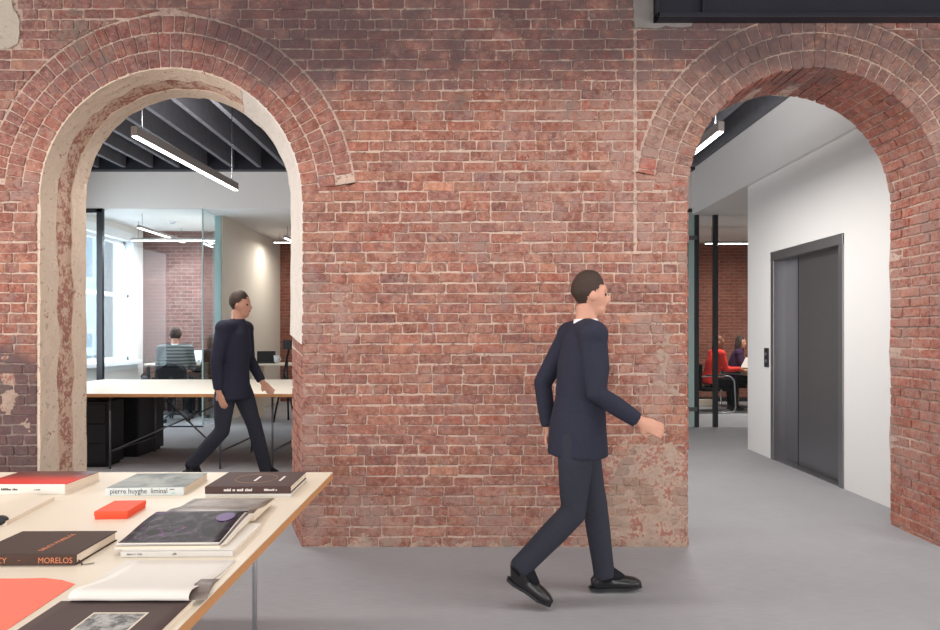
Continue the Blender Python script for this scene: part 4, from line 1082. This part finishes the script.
dp = [(-.060+.029*math.cos(2*PI*k/28), .215+.040*math.sin(2*PI*k/28)) for k in range(28)]
cv = b.verts.new((-.060, .215, zt(.215)+.0046)); rv = [b.verts.new((x, y, zt(y)+.0042)) for x, y in dp]; lv = [b.verts.new((x, y, zt(y)+.0030)) for x, y in dp]
for k in range(28):
    b.faces.new((cv, rv[k], rv[(k+1) % 28])); b.faces.new((rv[k], lv[k], lv[(k+1) % 28], rv[(k+1) % 28]))
obj('printed_disc', b, 'violet', mg)
# the brown book with copper lettering
c = TP(76, 565.3); bk = book('dark brown hardback with copper spine letters at the left edge', c, .305, .228, .032, .01, 'bookbrown', 'bookbrown', board=.0035)
text('spine_text', 'MORELOS', .0235, 'copper', bk, SP(-.108, .0075), sx=.95); text('spine_text', 'DELCY', .0235, 'copper', bk, SP(-.2655, .0075), sx=.95); text('spine_text', '~', .012, 'copper', bk, SP(-.165, .012))
text('cover_text', 'DELCY MORELOS', .022, 'copper', bk, TOPM(-.116, .030, .0322, PI/2-.03), sx=.95)
rb = nb(); pts = [(-.004,.02,.009), (.008,.012,.004), (.018,.0,.0022), (.030,.004,.0022), (.045,.014,.0022)]
loft(rb, pts, [(.0028,.0005)]*5, (0,1,0), 8); obj('ribbon', rb, 'bookbrown', bk, True)
# open booklet at the left
bl = thing('booklet', 'open cream booklet with a dark inner page at the left edge', 'booklet', (-1.622, 2.31, TZ), .15, 'open magazines')
pr = [(0+i*.36/12, .016-.003*i/12) for i in range(13)]
def xslab():
    n = 18; b = nb(); T_, B_ = [], []
    for i in range(n+1):
        x = -.36*i/n; z = .006+.020*math.sin(PI*min(1, i/n*2.6))**1 if i/n*2.6 < 1 else .006
        z = .012+.018*math.exp(-((i/n-.3)/.22)**2)
        T_.append([b.verts.new((x, y, z)) for y in (0, .355)]); B_.append([b.verts.new((x, y, 0)) for y in (0, .355)])
    for i in range(n):
        b.faces.new((T_[i][0], T_[i][1], T_[i+1][1], T_[i+1][0])); b.faces.new((B_[i][0], B_[i+1][0], B_[i+1][1], B_[i][1]))
        b.faces.new((T_[i][0], T_[i+1][0], B_[i+1][0], B_[i][0])); b.faces.new((T_[i][1], B_[i][1], B_[i+1][1], T_[i+1][1]))
    b.faces.new((T_[0][0], B_[0][0], B_[0][1], T_[0][1])); b.faces.new((T_[n][0], T_[n][1], B_[n][1], B_[n][0]))
    bmesh.ops.recalc_face_normals(b, faces=b.faces[:]); return b
obj('page_stack', xslab(), 'paper2', bl)
b = nb(); loft(b, [(-.026,-.004,.0165), (-.026,.02,.0165)], [(.024,.0155), (.024,.0155)], (1,0,0), 18)
obj('curled_page', b, 'ink', bl, True)
for k in range(7): 
    b = nb(); box(b, -.15-.0*k, -.05+.008*(k % 3), .315-.018*k, .318-.018*k, .0150, .0182 if k > 9 else .0176); obj('text_line', b, 'bw', bl)
# coral sheet
cp = thing('paper_sheet', 'coral red sheet of paper at the lower left table edge', 'paper', (0, 0, TZ))
P_ = [TP(75, 584.5), TP(62, 580.5), TP(45, 578.5), TP(20, 579), (-1.75, 1.80), (-1.75, 1.25), TP(-8, 640)]
b = nb(); tp = [b.verts.new((x, y, .0016)) for x, y in P_]; bt = [b.verts.new((x, y, .0002)) for x, y in P_]
b.faces.new(tp); b.faces.new(bt[::-1])
for i in range(len(P_)): b.faces.new((tp[i], bt[i], bt[(i+1) % len(P_)], tp[(i+1) % len(P_)]))
bmesh.ops.recalc_face_normals(b, faces=b.faces[:]); obj('sheet', b, 'coral', cp)
# large open book at the front
ob = thing('magazine', 'large open magazine with a dark brown page and a rolled white page at the front', 'magazine', (-.682, 1.172, TZ), .0, 'open magazines')
slab('page_stack', [(0,.010), (.2,.011), (.40,.012), (.455,.012)], -.325, -.002, 'pages', ob, 0.0)
slab('page_stack', [(.46,.010), (.6,.006), (.74,.004), (.775,.003)], -.33, -.006, 'paper', ob, 0.0)
sheet('dark_page', [(0+i*.452/14, .0118+.0015*i/14) for i in range(15)], -.324, -.003, 'darkpage', ob, .0006)
roll = [(.452, .013), (.444, .018), (.441, .026), (.447, .034), (.46, .038), (.48, .036), (.51, .030), (.55, .022), (.60, .014), (.66, .009), (.72, .007), (.765, .0055)]
sheet('rolled_page', roll, -.300, -.006, 'paper', ob, .0007, wob=.0012)
curl = [(.462, .0155), (.485, .028), (.515, .036), (.55, .034)]
sheet('curled_corner', [(y, z-.003) for y, z in curl], -.02, .03, 'dusk', ob, .0006, 5)
b = nb(); box(b, -.205, -.075, .10, .385, .0122, .0133); pp = obj('photo_border', b, 'paper2', ob)
b = nb(); box(b, -.200, -.080, .105, .378, .0131, .0137); obj('printed_photo', b, 'bw', pp)

# ------------------------------------------------------------------ light
def area(name, loc, rot, sx, sy, power, col=(1,1,1)):
    l = bpy.data.lights.new(name, 'AREA'); l.shape = 'RECTANGLE'; l.size = sx; l.size_y = sy; l.energy = power; l.color = col
    o = bpy.data.objects.new(name, l); COL.objects.link(o); o.location = loc; o.rotation_euler = rot; return o
w = bpy.data.worlds.new('world'); SC.world = w; w.use_nodes = True
bg = w.node_tree.nodes['Background']; bg.inputs[0].default_value = (.82,.91,1,1); bg.inputs[1].default_value = 1.2
area('ceiling_lamp_row', (0, 2.9, 3.3), (0,0,0), 9.0, .25, 100, (1,.95,.9))
area('ceiling_lamp_row', (0, .2, 3.3), (0,0,0), 9.0, .25, 60, (1,.95,.9))
area('rear_window_daylight', (0, -4.6, 1.9), (PI/2,0,0), 10, 2.0, 420, (1,.97,.95))
area('left_fill_light', (-6.1, 1.3, 1.8), (0,-PI/2,0), 1.8, 3.6, 170, (1,.98,.96))  # added fill, no window in this wall; brightens the right arch jamb
area('right_fill_light', (6.1, 1.0, 1.8), (0,PI/2,0), 1.8, 3.6, 120, (1,.98,.96))  # added fill from the solid right wall, lifts the left arch jamb
area('corridor_lamp', (-2.635, 6.285, 2.985), (0,0,-.055), .045, 1.95, 60, (1,.97,.94))
area('corridor_lamp', (1.957, 6.2, 2.985), (0,0,-.007), .045, 2.1, 70, (1,.97,.94))
area('corridor_up_fill', (-2.635, 6.285, 3.1), (PI,0,0), .04, 2.0, 42, (1,.97,.96))  # uplights added above the pendant housings to brighten bulkhead and joists
area('corridor_up_fill', (1.957, 6.2, 3.1), (PI,0,0), .04, 2.0, 30, (1,.97,.96))
area('corridor_fill_light', (LX+.02, 8.2, 1.9), (0,-PI/2,0), 2.2, 2.4, 105, (.84,.93,1))  # unseen bluish fill before a solid wall, added to light the corridor
area('window_daylight', (LX-.5, (wy0+wy1)/2, 2.1), (0,-PI/2,0), 2.1, 1.7, 60, (.78,.9,1))
area('office_lamp', (-4.95, 11.2, 2.985), (0,0,0), 1.55, .04, 85, (.93,.97,1))
area('open_office_lamp', (-3.17, 12.6, 3.145), (0,0,0), 1.1, .04, 28, (1,.93,.84))
area('meeting_lamp', (5.05, 11.8, 3.015), (0,0,0), 1.6, .04, 90, (1,.93,.86))
